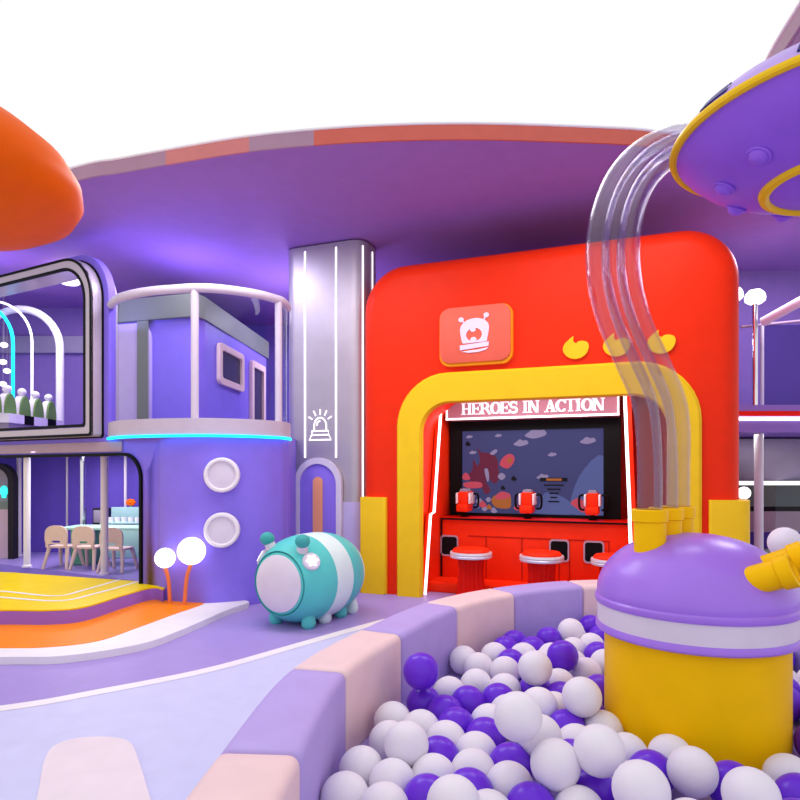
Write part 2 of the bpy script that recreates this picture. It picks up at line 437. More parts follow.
    b = MB(); A2 = Vector((-3.83, 8.27, 0)); d2 = (Vector((-2.8, 7.97, 0)) - A2).normalized()
    b.prism(rrect(0.06, 1.905, 0.62, 3.42, (0.01, 0.01, 0.2, 0.01)), -0.05, 0.0); b.mi = 1; b.box(0.44, -0.07, 1.905, 0.60, -0.045, 3.44)
    struct(b.build('door_2', ['door_pale', 'cornice'], loc=A2, rotz=math.atan2(d2.y, d2.x)))
    b = MB(); b.box(-8.4, 11.2, 3.62, -4.2, 11.3, 3.92); struct(b.build('trim_3', 'band_mauve'))
    return drum_up

drum_up = build_setting()

# ------------------------------------------------------------------ STEPPED STAGE (left foreground deck)
def build_stage():
    t = thing('stepped_stage', 'low curved stage of yellow top, orange step and white border before the lower room', 'stage', (-3.0, 6.2, 0))
    back = [(-2.62, 7.05), (-2.95, 7.2), (-4.9, 7.85), (-7.2, 8.4)]
    def pl(name, front, z0, z1, m, bev=0.01):
        f = catmull([(p[0], p[1], 0) for p in front], 8)
        b = MB(); b.prism([(p.x, p.y) for p in f] + back, z0, z1, 'z', bev); return b.build(name, m, t, world=True)
    ob = [(-7.2, 5.2), (-5.6, 4.85), (-4.2, 4.68)] + [fl(*p, .06)[:2] for p in ((0, 657), (65, 655.5), (140, 644), (182, 629.5), (227, 610), (248, 602.5))] + [(-1.72, 6.85), (-2.0, 6.9)]
    pl('white_border', ob, 0.0, 0.06, 'white_line')
    os_ = [(-7.2, 5.6), (-5.6, 5.2), (-4.4, 5.0)] + [fl(*p, .062)[:2] for p in ((0, 648), (49, 647), (97.5, 641), (136.5, 628), (172, 615), (203, 604))] + [(-2.2, 6.9)]
    pl('lower_step', os_, 0.02, 0.064, 'deck_orange', 0.0)
    yb = [(-7.2, 6.2), (-5.6, 5.8), (-4.4, 5.62)] + [fl(*p, .2)[:2] for p in ((0, 610), (49, 610), (84.5, 606.7), (123.5, 595), (152, 587.5))] + [(-2.58, 6.75)]
    pl('riser', yb, 0.03, 0.19, 'deck_riser', 0.0)
    u = pl('upper_step', yb, 0.186, 0.203, 'deck_yellow', 0.0)
    for pts in (((-60, 590), (0, 591.5), (55, 596.3), (85, 590), (120, 580)), ((-60, 595), (0, 597.6), (58.5, 601.2), (95, 594), (138, 582))):
        c = catmull([fl(x, y, .2) for x, y in pts], 8); b = MB()
        for i in range(len(c) - 1):
            n1 = (c[i + 1] - c[i]).normalized(); q = Vector((-n1.y, n1.x, 0)) * 0.022
            b._f([b.v((p.x, p.y, 0.2052)) for p in (c[i] + q, c[i + 1] + q, c[i + 1] - q, c[i] - q)])
        b.build('painted_line', 'white_line', t, world=True)
    # pale pad in front
    a = fl(95, 775); pp = catmull([fl(*q) for q in ((0, 960), (20, 860), (37, 800), (44, 764), (54, 748), (74, 741), (100, 739), (122, 741), (132, 747), (139, 764), (150, 800), (168, 860), (190, 960))], 5)
    b = MB(); b.prism([(p.x - a.x, p.y - a.y) for p in pp], 0.0, 0.012, 'z', 0.004)
    tag(b.build('floor_pad', 'pad_pink', loc=(a.x, a.y, 0.002)), 'flat pale pink rounded pad lying on the lavender floor', 'floor pad')
build_stage()

# ------------------------------------------------------------------ BALCONY
def build_balcony():
    c = drum_up[:58]
    t = thing('balcony_railing', 'curved balcony railing with clear panes and pale rail above the cyan strip', 'railing', (-2.3, 6.9, 1.87))
    def ringed(off, z0, z1, mm, name, thick=0.05):
        b = MB(); I = []; O = []
        for i, p in enumerate(c):
            tt = (c[min(i + 1, len(c) - 1)] - c[max(i - 1, 0)]).normalized(); n = Vector((tt.y, -tt.x, 0)); O.append(p + n * off); I.append(p + n * (off - thick))
        L = [[(p.x, p.y, z0) for p in O], [(p.x, p.y, z1) for p in O], [(p.x, p.y, z1) for p in I], [(p.x, p.y, z0) for p in I], [(p.x, p.y, z0) for p in O]]
        b.loops(L, closed=False); return b.build(name, mm, t, world=True)
    ringed(0.04, 1.885, 2.06, 'curb', 'curb', 0.14)
    ringed(0.05, 1.857, 1.885, 'led_cyan', 'led_strip', 0.04)['label'] = 'glowing cyan light strip'
    b = MB(); b.tube([(p.x, p.y, 3.465) for p in c], 0.05, 12); b.build('handrail', 'rail_pink', t, world=True)
    idx = [0, 25, 48]
    for i in (29, 51):
        p = c[i]; b = MB(); b.tube([(p.x, p.y, 2.05), (p.x, p.y, 3.46)], 0.042, 12); b.build('post', 'rail_pink', t, world=True)
    for a, e in ((0, 28), (30, 50), (52, 57)):
        b = MB(); seg = c[a:e + 1]
        L = [[(p.x, p.y, z) for p in seg] for z in (2.06, 3.43)]
        b.loops(L, closed=False); b.build('glass_pane', 'glass', t, world=True)
    # portholes on the drum
    for (px, py, Y, nx, ny, lab) in ((222, 475, 6.715, .2, -.98, 'round white porthole, upper of the two on the purple curved wall'), (222, 530, 6.715, .2, -.98, 'round white porthole, lower of the two on the purple curved wall')):
        p = at(px, py, Y); t2 = thing('porthole', lab, 'porthole', p, math.atan2(ny, nx) + PI / 2, 'portholes on the curved wall')
        mt = Matrix.Rotation(R(90), 4, 'X')
        b = MB(); b.lathe([(0.145, -0.02), (0.145, 0.05), (0.158, 0.06), (0.177, 0.058), (0.189, 0.04), (0.191, -0.02), (0.145, -0.02)], 40, mtx=mt); b.build('ring', 'white_plastic', t2)
        b = MB(); b.lathe([(0, 0.045), (0.1, 0.042), (0.151, 0.035), (0.151, -0.02)], 40, mtx=mt); b.build('pane', 'band_white', t2)
build_balcony()

# ------------------------------------------------------------------ UPPER ROOM
def arch_pts(cx, y, r, zs, zb, n=20, ax=Vector((1, 0, 0))):
    P = [Vector((0, 0, zb)) - ax * r]
    P += [Vector((0, 0, zs)) - ax * r * math.cos(PI * k / n) + Vector((0, 0, r * math.sin(PI * k / n))) for k in range(n + 1)]
    P += [Vector((0, 0, zb)) + ax * r]
    return [p + Vector((cx, y, 0)) for p in P]
def build_upper_room():
    for (px, Y, r, th, m, lab) in ((60, 10.25, 0.66, 0.062, 'white_plastic', 'thick white tube arch, frontmost of the arches in the upper room'),
                               (32, 10.0, 0.66, 0.019, 'strip_white', 'thin glowing white arch behind the thick arch in the upper room'),
                               (13, 9.8, 0.66, 0.024, 'led_cyan', 'thin glowing cyan arch in the upper room')):
        x = (px - 400) / FPX * Y
        zt = CZ + (HZ - (309 if px == 60 else 301)) / FPX * Y
        b = MB(); b.tube(arch_pts(x - r, Y, r, zt - r, 1.905), th, 12)
        b.bm.verts.ensure_lookup_table()
        tag(b.build('light_arch' if m != 'white_plastic' else 'tube_arch', m, loc=(x - r, Y, 1.905), world=True), lab, 'arch')
    # striped bench with green pins
    t = thing('striped_bench', 'long low bench striped black and white inside the upper room', 'bench', (-5.62, 9.2, 1.905))
    b = MB(); y = 8.72
    k = 0
    while y < 10.1:
        w = 0.36 if k % 2 == 0 else 0.24; y2 = min(y + w, 10.12)
        b.mi = k % 2; b.box(-5.75, y, 2.17, -5.5, y2, 2.30); y = y2; k += 1
    b.build('seat', ['white_plastic', 'black'], t, world=True)
    b = MB(); b.box(-5.72, 8.76, 1.905, -5.53, 10.08, 2.17); b.build('base', 'wall_grey', t, world=True)
    names = ['nearest the thick arch', 'second from the thick arch', 'third from the thick arch', 'fourth from the thick arch', 'cut off at the picture edge']
    first = None
    for i, px in enumerate((48.5, 35.5, 22, 7, -8)):
        Y = 5.62 * FPX / (400 - px)
        lab = 'green pin seat back with white ball top, ' + names[i]
        if first is None:
            first = thing('pin_back', lab, 'seat back', (-5.62, Y, 2.30), 0, 'green pins on the striped bench')
            prof = [(0.13 * math.sin(math.acos(min(1, (1 - u)))) if False else 0.135 * math.sqrt(max(0, 1 - u ** 2.2)), 0.31 * u) for u in [k / 12 for k in range(13)]]
            poly = [(r, z) for r, z in prof] + [(-r, z) for r, z in reversed(prof[:-1])]
            b = MB(); b.prism(poly, -0.05, 0.035, 'x'); b.build('shell', 'white_plastic', first)
            b = MB(); b.prism([(a * 0.92, z * 0.96) for a, z in poly], 0.036, 0.06, 'x'); b.build('green_pad', 'pin_green', first)
            b = MB(); b.ell((0, 0, 0.355), 0.06, 0.06, 0.06, 20, 12); b.build('ball', 'white_plastic', first)
        else: dup(first, (-5.62, Y, 2.30), label=lab)
    # round ceiling light and little white pendant lights
    b = MB(); p = at(70, 284, 9.0); b.lathe([(0, 0.0), (0.11, 0), (0.135, 0.02), (0.135, CEIL - p.z)], 28); tag(b.build('ceiling_light', 'globe_glow', loc=(p.x, p.y, p.z)), 'round white ceiling light in the upper room', 'ceiling light')
    t0 = None
    for i, (px, py) in enumerate(((3, 362), (7, 371), (3, 384), (10, 389), (4, 345))):
        p = at(px, py, (10.55, 10.7, 10.85, 11.0, 10.4)[i])
        lab = 'small glowing white pendant light beyond the cyan arch, ' + ('second from top', 'middle of the cluster', 'second from bottom', 'lowest of the cluster', 'topmost')[i]
        if t0 is None:
            t0 = thing('pendant_light', lab, 'lamp', p, 0, 'pendant lights in the upper room')
            b = MB(); b.ell((0, 0, 0), 0.06, 0.06, 0.045, 16, 10); b.build('shade', 'globe_glow', t0)
            b = MB(); b.tube([(0, 0, 0.04), (0, 0, CEIL - p.z)], 0.004, 6); b.build('cord', 'frame_grey', t0)
        else: dup(t0, (p.x, p.y, p.z), label=lab)
build_upper_room()

# ------------------------------------------------------------------ LOWER ROOM
def build_lower_room():
    zf = 0.2
    def post(px, py, r, m, lab, Y=None):
        p = fl(px, py, zf) if Y is None else at(px, 500, Y)
        t = thing('post', lab, 'post', (p.x, p.y, zf), 0, 'posts of the lower room')
        b = MB(); b.tube([(0, 0, 0), (0, 0, 1.55)], r, 14); b.build('shaft', m, t)
        b = MB(); b.lathe([(r * 1.5, 0), (r * 1.5, 0.02), (r, 0.03)], 20); b.build('foot', m, t)
    post(27, 567, 0.042, 'white_plastic', 'bright white post at the front of the lower room, left of the chairs')
    post(19, 556, 0.034, 'rail_pink', 'slim pinkish post just left of the bright white post')
    post(104.5, 574.5, 0.045, 'rail_pink', 'pinkish post in front of the dining table beside the third chair')
    post(83, 0, 0.046, 'chrome', 'chrome post standing behind the table and middle chair', 9.35)
    post(67, 0, 0.016, 'frame_grey', 'thinnest grey post by the back wall above the first chair', 9.6)
    post(125.5, 0, 0.022, 'rail_pink', 'thin pale post behind the orange flower', 9.62)
    # chairs
    fr = None
    for px, py, lab in ((58, 569, 'beige child chair, first from the bright white post'), (85, 570, 'beige child chair, middle of the three at the mint table'), (113, 572.5, 'beige child chair, beside the pinkish post and black jamb')):
        p = fl(px, py, zf) + Vector((0, 0.14, 0))
        if fr is None:
            fr = thing('child_chair', lab, 'chair', (p.x, p.y, zf), R(-6), 'children chairs at the mint table')
            W = 0.155
            b = MB(); pro = rrect(-W, -0.14, W, 0.15, 0.06); b.prism(pro, 0.275, 0.30, 'z', 0.008); b.build('seat', 'chair_beige', fr)
            b = MB(); outl = rrect(-W, 0.33, W, 0.57, (0.05, 0.05, 0.11, 0.11)); slot = rrect(-0.06, 0.345, 0.06, 0.375, 0.012)
            b.band(slot, outl, -0.165, -0.14, closed=True)
            b.box(-W + .005, -0.162, 0.28, -W + .055, -0.138, 0.36, 0.008); b.box(W - .055, -0.162, 0.28, W - .005, -0.138, 0.36, 0.008)
            b.build('backrest', 'chair_beige', fr)
            for sx in (-1, 1):
                for sy in (-1, 1):
                    b = MB(); b.tube([(sx * 0.125, sy * 0.11, 0.28), (sx * 0.165, sy * 0.185, 0.0)], [0.026, 0.019], 10); b.build('leg', 'chair_beige', fr)
        else: dup(fr, (p.x, p.y, zf), label=lab)
    # table
    c = Vector((-4.0, 8.55, zf)); t = thing('dining_table', 'low mint green table behind the three beige chairs', 'table', c, R(-6))
    b = MB(); b.prism(rrect(-0.62, -0.2, 1.1, 0.26, 0.05), 0.49, 0.52, 'z', 0.008); b.build('tabletop', 'table_mint', t)
    for sx in (-0.36, 0.85):
        b = MB(); b.box(sx - 0.16, -0.1, 0, sx + 0.16, 0.18, 0.49, 0.02); b.build('pedestal', 'table_green', t)
    # small play kitchen by the back
    p = at(126, 520, 9.25); t = thing('play_kitchen', 'pale teal toy kitchen counter with white back panel behind the table', 'toy kitchen', (p.x, p.y, zf), 0)
    b = MB(); b.box(-0.3, -0.18, 0, 0.3, 0.18, 0.5, 0.02); b.build('counter', 'table_mint', t)
    b = MB(); b.box(-0.27, 0.10, 0.5, 0.3, 0.15, 0.74, 0.01); b.build('back_panel', 'kitchen_grey', t)
    b = MB(); b.box(-0.3, -0.2, 0.5, 0.3, 0.1, 0.53, 0.01); b.build('worktop', 'kitchen_grey', t)
    for k in range(5):
        x = -0.2 + 0.1 * k; b = MB(); b.lathe([(0, 0), (0.035, 0), (0.042, 0.07), (0.036, 0.07), (0.03, 0.01)], 16)
        tag(b.build('toy_cup', 'white_plastic', loc=(p.x + x, p.y - 0.06, zf + 0.53)), 'small white toy cup on the toy kitchen, ' + ('first', 'second', 'third', 'fourth', 'fifth')[k] + ' from the post side', 'toy cup', 'toy cups on the kitchen')
    t = thing('toy_flower', 'orange toy flower standing on the toy kitchen back panel', 'toy', (p.x + 0.02, p.y + 0.12, zf + 0.74))
    b = MB(); b.tube([(0, 0, 0), (0, 0, 0.05)], 0.012, 8); b.build('stem', 'table_green', t)
    b = MB()
    for k in range(7): b.ell((0.05 * math.cos(k * 2 * PI / 7), 0, 0.07 + 0.034 * math.sin(k * 2 * PI / 7)), 0.028, 0.022, 0.024, 12, 8)
    b.ell((0, 0, 0.07), 0.034, 0.03, 0.03, 12, 8); b.build('bloom', 'orange', t)
    p = at(102, 518, 9.5); t = thing('grey_monitor', 'dark grey box behind the pinkish post at the table end', 'box', (p.x, p.y, zf))
    b = MB(); b.box(-0.11, -0.08, 0, 0.11, 0.08, 0.72, 0.015); b.build('cabinet', 'charcoal', t)
    b = MB(); b.box(-0.09, -0.086, 0.5, 0.09, -0.079, 0.69, 0.004); b.build('front_panel', 'wall_grey', t)
    # dark arched doorway far left
    p = at(-8, 500, 9.1)
    t = thing('doorway_arch', 'dark navy rounded doorway frame at the far end of the lower room', 'doorway', (p.x, p.y, zf))
    b = MB(); b.band(upath(-0.45, 0.27, 0, 1.33, 0.2), upath(-0.5, 0.35, 0, 1.40, 0.25), -0.06, 0.06); b.build('frame', 'charcoal', t)
    b = MB(); b.box(-0.45, 0.02, 0.0, 0.27, 0.05, 0.72); b.build('panel', 'band_pink', t)
    b = MB(); b.box(-0.45, 0.02, 0.72, 0.27, 0.05, 0.84); b.build('shelf', 'green_grey', t)
    b = MB(); b.box(-0.45, 0.02, 0.84, 0.27, 0.05, 1.33); b.build('upper_panel', 'wall_grey', t)
    q = at(4, 491, 9.05); b = MB(); b.ell((0, 0, 0), 0.055, 0.05, 0.08, 18, 12); b.lathe([(0.03, -0.10), (0.03, -0.07)], 12)
    tag(b.build('teal_lamp', 'teal_glow', loc=(q.x, q.y, q.z + 0.0)), 'small glowing teal lamp in the dark doorway', 'lamp')
build_lower_room()

# ------------------------------------------------------------------ GLOBE LAMPS on the stage
def build_globe_lamps():
    for (bx, by, gx, gy, r, lab) in ((170, 603, 165, 558, 0.108, 'white globe lamp on orange stem, the smaller one beside the stage'), (187, 603, 191.5, 551, 0.147, 'white globe lamp on orange stem, the larger one beside the purple wall')):
        base = fl(bx, by, 0.064); base.y -= 0.08 if r > .12 else 0.0
        top = at(gx, gy, base.y); t = thing('globe_lamp', lab, 'lamp', base, 0, 'globe lamps on orange stems')
        h = top - base
        mid = h * 0.5 + Vector((0.012 if r < .12 else -0.012, 0, 0))
        b = MB(); b.tube(catmull([(0, 0, 0), mid, h - Vector((0, 0, r * 0.9))], 8), 0.021, 12); b.build('stem', 'stem_orange', t)
        b = MB(); b.ell(h, r, r, r, 32, 18); b.build('globe', 'globe_glow', t)
build_globe_lamps()

# ------------------------------------------------------------------ CATERPILLAR
def build_caterpillar():
    n = Vector((-0.50, -0.866, 0)).normalized(); ang = math.atan2(n.y, n.x)
    c = Vector((-0.89, 6.24, 0))
    t = thing('caterpillar_toy', 'teal and white striped barrel shaped caterpillar toy on the purple floor', 'play toy', c, ang)
    zc = 0.435; RX = Matrix.Translation((0, 0, zc)) @ Matrix.Rotation(R(90), 4, 'Y')
    prof = []; mats = []
    A = 0.64; Rm = 0.432
    xs = [-0.655 + 1.14 * k / 60 for k in range(61)]
    rad = lambda x: Rm * max(0, 1 - abs((x / 0.64) if x > 0 else (x / 0.66)) ** 2.6) ** (1 / 2.0)
    prof = [(rad(x), x) for x in xs]; prof[0] = (0, -0.655)
    def zone(x): return 1 if (x < -0.38 or -0.13 < x < 0.14) else 0
    mats = [zone((xs[i] + xs[i + 1]) / 2) for i in range(60)]
    prof += [(0.305, 0.49), (0.297, 0.474), (0.288, 0.49), (0.27, 0.497)]; mats += [0, 2, 2, 0]
    b = MB(); b.lathe(prof, 56, mtx=RX, mats=mats); b.build('body', ['teal', 'teal_pale', 'teal_dark'], t)
    fx = 0.485
    b = MB(); b.lathe([(0.25, fx - 0.02), (0.272, fx + 0.0), (0.268, fx + 0.02), (0.215, fx + 0.045), (0.1, fx + 0.06), (0, fx + 0.064)], 48, mtx=RX); b.build('face', 'face_pale', t)['label'] = 'plain pale round face plate'
    for sy in (-1, 1):
        p0 = Vector((0.36, sy * 0.17, zc + 0.25)); dr = Vector((0.30, sy * 0.28, 0.9)).normalized()
        b = MB(); b.tube([p0, p0 + dr * 0.13], [0.058, 0.05], 16); a = b.build('antenna', 'face_pale', t)
        q = p0 + dr * 0.165; b = MB(); b.ell(q, 0.07, 0.07, 0.066, 24, 14); bb = b.build('antenna_ball', 'teal_dark', a)
        # ear buttons
        ca = Vector((0.37, sy * 0.275, zc + 0.20)); nd = Vector((0.45, sy * 0.75, 0.48)).normalized()
        mt = Matrix.Translation(ca) @ nd.to_track_quat('Z', 'Y').to_matrix().to_4x4()
        b = MB(); b.lathe([(0, -0.03), (0.08, -0.03), (0.088, 0.03), (0.08, 0.05), (0.062, 0.054), (0, 0.05)], 28, mtx=mt); e = b.build('ear', 'band_white', t)
        poly = []
        for k in range(48):
            a_ = 2 * PI * k / 48; rr = 0.05 + 0.011 * math.cos(6 * a_); poly.append((rr * math.cos(a_), rr * math.sin(a_)))
        b = MB(); b.prism(poly, 0.05, 0.062, 'z'); bmesh.ops.transform(b.bm, matrix=mt, verts=b.bm.verts[:]); b.build('flower_badge', 'strip_white', e)
    for x, m in ((0.30, 'teal'), (0.05, 'teal_pale'), (-0.22, 'teal'), (-0.42, 'teal_pale')):
        for sy in (-1, 1):
            y = sy * 0.2
            b = MB(); b.lathe([(0, 0), (0.05, 0), (0.066, 0.02), (0.07, 0.05), (0.064, 0.10), (0.04, 0.16)], 20, c=(x, y, 0)); b.build('foot', m, t)
build_caterpillar()

# ------------------------------------------------------------------ COLUMN
def build_column():
    t = thing('grey_column', 'tall grey metal column with white light lines and siren sign', 'column', F_LOC, F_ANG)
    s0, s1, d0, d1 = -1.30, -0.15, 0.2, 0.75
    b = MB(); b.prism(rrect(s0, d0, s1, d1, 0.17, 8), 1.09, CEIL - 0.02, 'z'); b.build('shaft', 'grey_metal', t)
    b = MB(); b.prism(rrect(s0 - 0.01, d0 - 0.012, s1 + 0.01, d1, 0.17, 8), 0.0, 1.09, 'z'); b.build('base_cladding', 'clad_lavender', t)['label'] = 'lavender base of the column'
    def strip(pts, z0, z1, r=0.013):
        b = MB(); b.tube([(pts[0], pts[1], z0), (pts[0], pts[1], z1), (pts[0] + pts[2], pts[1] + pts[3], z1 + 0.05)], r, 8); b.build('light_line', 'strip_white', t)
    strip((-0.979, d0 - 0.004, 0, 0.06), 1.66, CEIL - 0.09); strip((-0.524, d0 - 0.004, 0, 0.06), 1.66, CEIL - 0.09)
    a = R(-35); cx, cy = s1 - 0.17, d0 + 0.17
    strip((cx + 0.172 * math.cos(a), cy + 0.172 * math.sin(a), -0.05, 0.03), 1.1, CEIL - 0.09)
    strip((s1 + 0.002, d0 + 0.3, -0.06, 0), 1.1, CEIL - 0.1)
    strip((s0 - 0.002, d0 + 0.3, 0.05, 0), 3.1, 3.9)
    # siren line icon
    b = MB(); cx = -0.755; y = d0 - 0.004; r = 0.0095
    z = lambda py: 1.5 + (470 - py) / FPX * 7.95
    k = 0.0128
    for pts in ([(-7, 431), (-7, 424), (-5.5, 420), (-2.5, 417.5), (0, 417), (2.5, 417.5), (5.5, 420), (7, 424), (7, 431)], [(-9.5, 430.5), (9.5, 430.5), (9.5, 434.5), (-9.5, 434.5), (-9.5, 430.5)],
                [(-10, 434.5), (10, 434.5), (12.5, 439.5), (-12.5, 439.5), (-10, 434.5)], [(0, 414), (0, 408.5)], [(5, 415), (7.5, 410)], [(-5, 415), (-7.5, 410)], [(9, 418.5), (13, 416)], [(-9, 418.5), (-13, 416)], [(-4, 425), (-3, 421.5), (0, 420)]):
        b.tube([(cx + a * k, y, z(q)) for a, q in pts], r if len(pts) > 3 else r, 6)
    b.build('siren_sign', 'strip_white', t)['label'] = 'white line drawing of a flashing siren'
    # arch sign at foot of the column
    t = thing('arch_panel', 'white bordered purple arch panel with orange bar at the column foot', 'panel', FA(-0.765, 0.185, 0), F_ANG)
    b = MB(); b.band(upath(-0.27, 0.27, 0, 1.58, 0.269), upath(-0.345, 0.345, 0, 1.66, 0.344), -0.05, 0.0); b.build('border', 'band_white', t)
    b = MB(); b.prism(upath(-0.271, 0.271, 0, 1.58, 0.27), -0.025, 0.0); b.build('back_panel', 'arch_purple', t)
    b = MB(); b.prism(upath(-0.068, 0.068, 0.1, 1.41, 0.066), -0.045, -0.025); b.build('orange_bar', 'bar_orange', t)
build_column()

# ------------------------------------------------------------------ RED ARCADE FRONT
def build_arcade():
    t = thing('arcade_booth', 'big rounded red arcade booth with yellow arch and helmet sign', 'arcade booth', F_LOC, F_ANG)
    W = 4.06; T = 4.0
    def outer(ins, z): return [(x, z, zz) for x, zz in upath(ins - 0.09, W - ins, 0.0, T - ins, 0.54 - ins * 0.6)]
    b = MB()
    rf = 0.2; L = [outer(0.10, 1.75), outer(0.0, 1.65), outer(0.0, rf)]
    for k in range(1, 9):
        a = k / 8 * PI / 2; L.append(outer(rf * (1 - math.cos(a)), rf * (1 - math.sin(a))))
    inn = upath(0.62, 3.50, 0.0, 2.42, 0.48)
    L.append([(x, 0.0, z) for x, z in inn]); L.append([(x, 1.6, z) for x, z in inn])
    b.loops(L, closed=False)
    b.build('shell', 'red', t)
    b = MB(); b.box(0.4, 1.55, 0, 3.7, 1.62, 2.5); b.build('niche_back', 'red_dark', t)
    # yellow arch
    b = MB(); o = upath(0.41, 3.70, 0, 2.63, 0.62); i = upath(0.72, 3.38, 0, 2.28, 0.34)
    f = lambda q, y: [(x, y, z) for x, z in q]
    sh = lambda q, d: upath(*q)
    o2 = upath(0.43, 3.67, 0, 2.60, 0.59); i2 = upath(0.705, 3.395, 0, 2.295, 0.355)
    b.loops([f(o, 0.02), f(o, -0.04), f(o2, -0.07), f(i2, -0.07), f(i, -0.04), f(i, 0.03), f(o, 0.03)], closed=False)
    b.build('arch_trim', 'yellow', t)
    for s0, s1, z1, sw in ((-0.075, 0.27, 1.17, 0), (3.765, 4.14, 1.2, 1)):
        b = MB(); r = (0.03, 0.12, 0.03, 0.03) if sw else (0.03, 0.03, 0.03, 0.03)
        b.prism(rrect(s0, -0.06, s1, 0.45, r), 0, z1, 'z', 0.015); b.build('base_block', 'yellow', t)
    # emblem tile
    cx, cz = 1.375, 3.03; w, h = 0.425, 0.335
    b = MB(); b.prism(rrect(cx - w, cz - h, cx + w, cz + h, 0.12), -0.06, 0.01, 'y', 0.0); tl = b.build('emblem_tile', 'tile_rim', t)
    b = MB(); b.prism(rrect(cx - w + .012, cz - h + .035, cx + w - .02, cz + h - .005, 0.11), -0.085, -0.05, 'y', 0.008); b.build('tile_face', 'tile_face', tl)
    # helmet emblem (shell with mouth, teeth, collar, feelers)
    E = MB(); k = 0.00122
    ec = lambda x, y: (cx + (x - 365) * k * 1.05, cz - (y - 365) * k)
    body = [(255, 440), (245, 405), (236, 350), (232, 305), (240, 275), (262, 245), (300, 222), (340, 212), (385, 210), (430, 220), (465, 240), (487, 265), (495, 295), (490, 345), (480, 395), (475, 432)]
    mouth = [(360 + 72 * math.cos(a), 362 + 62 * math.sin(a)) for a in [2 * PI * i / 32 for i in range(32)]]
    # shell built as ring between mouth ellipse and body outline (same count)
    n = 64
    def resample(P, cxy, n):
        out = []
        for i in range(n):
            a = 2 * PI * i / n; dx, dy = math.cos(a), math.sin(a); best = None
            for j in range(len(P)):
                x1, y1 = P[j][0] - cxy[0], P[j][1] - cxy[1]; x2, y2 = P[(j + 1) % len(P)][0] - cxy[0], P[(j + 1) % len(P)][1] - cxy[1]
                ex, ey = x2 - x1, y2 - y1; den = dx * ey - dy * ex
                if abs(den) < 1e-9: continue
                tt = (x1 * ey - y1 * ex) / den; u = (x1 * dy - y1 * dx) / den
                if tt > 0 and -1e-6 <= u <= 1 + 1e-6 and (best is None or tt > best): best = tt
            out.append((cxy[0] + dx * best, cxy[1] + dy * best))
        return out
    OB = resample(body, (360, 362), n); IM = resample(mouth, (360, 362), n)
    E.band([ec(*p) for p in IM], [ec(*p) for p in OB], -0.095, -0.084, closed=True)
    E.prism([ec(*p) for p in [(350 + 26 * math.cos(a), 314 + 22 * math.sin(a)) for a in [2 * PI * i / 20 for i in range(20)]]], -0.094, -0.084)
    E.prism([ec(*p) for p in [(355 + 28 * math.cos(a), 408 + 24 * math.sin(a)) for a in [2 * PI * i / 20 for i in range(20)]]], -0.094, -0.084)
    E.prism([ec(*p) for p in ((230, 455), (492, 435), (490, 475), (232, 500))], -0.095, -0.084)
    E.prism([ec(*p) for p in ((244, 514), (300, 508), (400, 502), (490, 488), (470, 508), (400, 525), (310, 528))], -0.095, -0.084)
    for (x0, y0, x1, y1) in ((275, 250, 242, 215), (448, 232, 470, 190)):
        E.ribbon([ec(x0, y0), ec(x1, y1)], 0.016, -0.095, -0.084)
        E.prism([ec(x1 + 24 * math.cos(a), y1 + 23 * math.sin(a)) for a in [2 * PI * i / 20 for i in range(20)]], -0.096, -0.084)
    E.build('helmet_emblem', 'emblem', tl)['label'] = 'white toothy helmet emblem with two feelers'
    # flame icons
    fp = [(-1, 0), (-.88, .42), (-.6, .72), (-.18, 1.08), (-.22, .75), (-.02, .42), (.18, .58), (.5, .62), (.85, .5), (1.0, .22), (.95, -.2), (.72, -.6), (.3, -.85), (-.2, -.88), (-.68, -.64), (-.93, -.3)]
    fpc = [(p.x, p.y) for p in catmull([(x, y, 0) for x, y in fp], 4, True)]
    for s in (2.475, 2.89, 3.325):
        b = MB(); b.prism([(s + x * 0.135, 2.81 + z * 0.125) for x, z in fpc], -0.03, 0.01, 'y', 0.004); b.build('flame_sign', 'yellow', t)

    # ---- the game cabinet inside the niche
    t = thing('arcade_cabinet', 'red shooting game cabinet with wide screen inside the niche', 'arcade game', FA(1.88, 0.75, 0), F_ANG)
    O = Matrix.Translation((-1.85, -0.75, 0))
    def bd(b, name, m, par=t):
        bmesh.ops.transform(b.bm, matrix=O, verts=b.bm.verts[:]); return b.build(name, m, par)
    b = MB(); b.box(0.70, 0.75, 0.08, 3.04, 1.5, 0.86, 0.01)
    b.mi = 1
    for x in (1.28, 1.73, 2.18, 2.30, 2.75): b.box(x - 0.006, 0.744, 0.14, x + 0.006, 0.752, 0.66)
    for x0, x1 in ((1.05, 1.73), (1.73, 2.2), (2.28, 2.76)): b.box(x0, 0.744, 0.655, x1, 0.752, 0.667)
    bd(b, 'counter', ['red', 'red_line'])
    b = MB(); b.box(0.69, 0.72, 0.86, 3.05, 1.45, 0.89); b.mi = 1; b.box(0.69, 0.712, 0.862, 3.05, 0.722, 0.884); b.box(0.688, 0.735, 0.1, 0.70, 0.748, 0.87); bd(b, 'worktop', ['red_dark', 'black'])
    b = MB(); b.box(0.66, 0.32, 0.0, 3.1, 1.5, 0.12, 0.01); bd(b, 'plinth', 'red')
    for s in (0.80, 2.18, 2.58):
        b = MB(); b.band(rrect(s - .10, 0.41, s + .10, 0.64, 0.035), rrect(s - .118, 0.39, s + .118, 0.66, 0.045), 0.735, 0.76, closed=True); p = bd(b, 'hatch', 'frame_mauve')
        b = MB(); b.prism(rrect(s - .10, 0.41, s + .10, 0.64, 0.035), 0.742, 0.76); bd(b, 'hatch_door', 'black', p)
    b = MB(); b.band(rrect(0.86, 0.93, 2.67, 2.02, 0.01), rrect(0.70, 0.87, 2.87, 2.16, 0.01), 1.12, 1.2, closed=True); bd(b, 'screen_bezel', 'black')
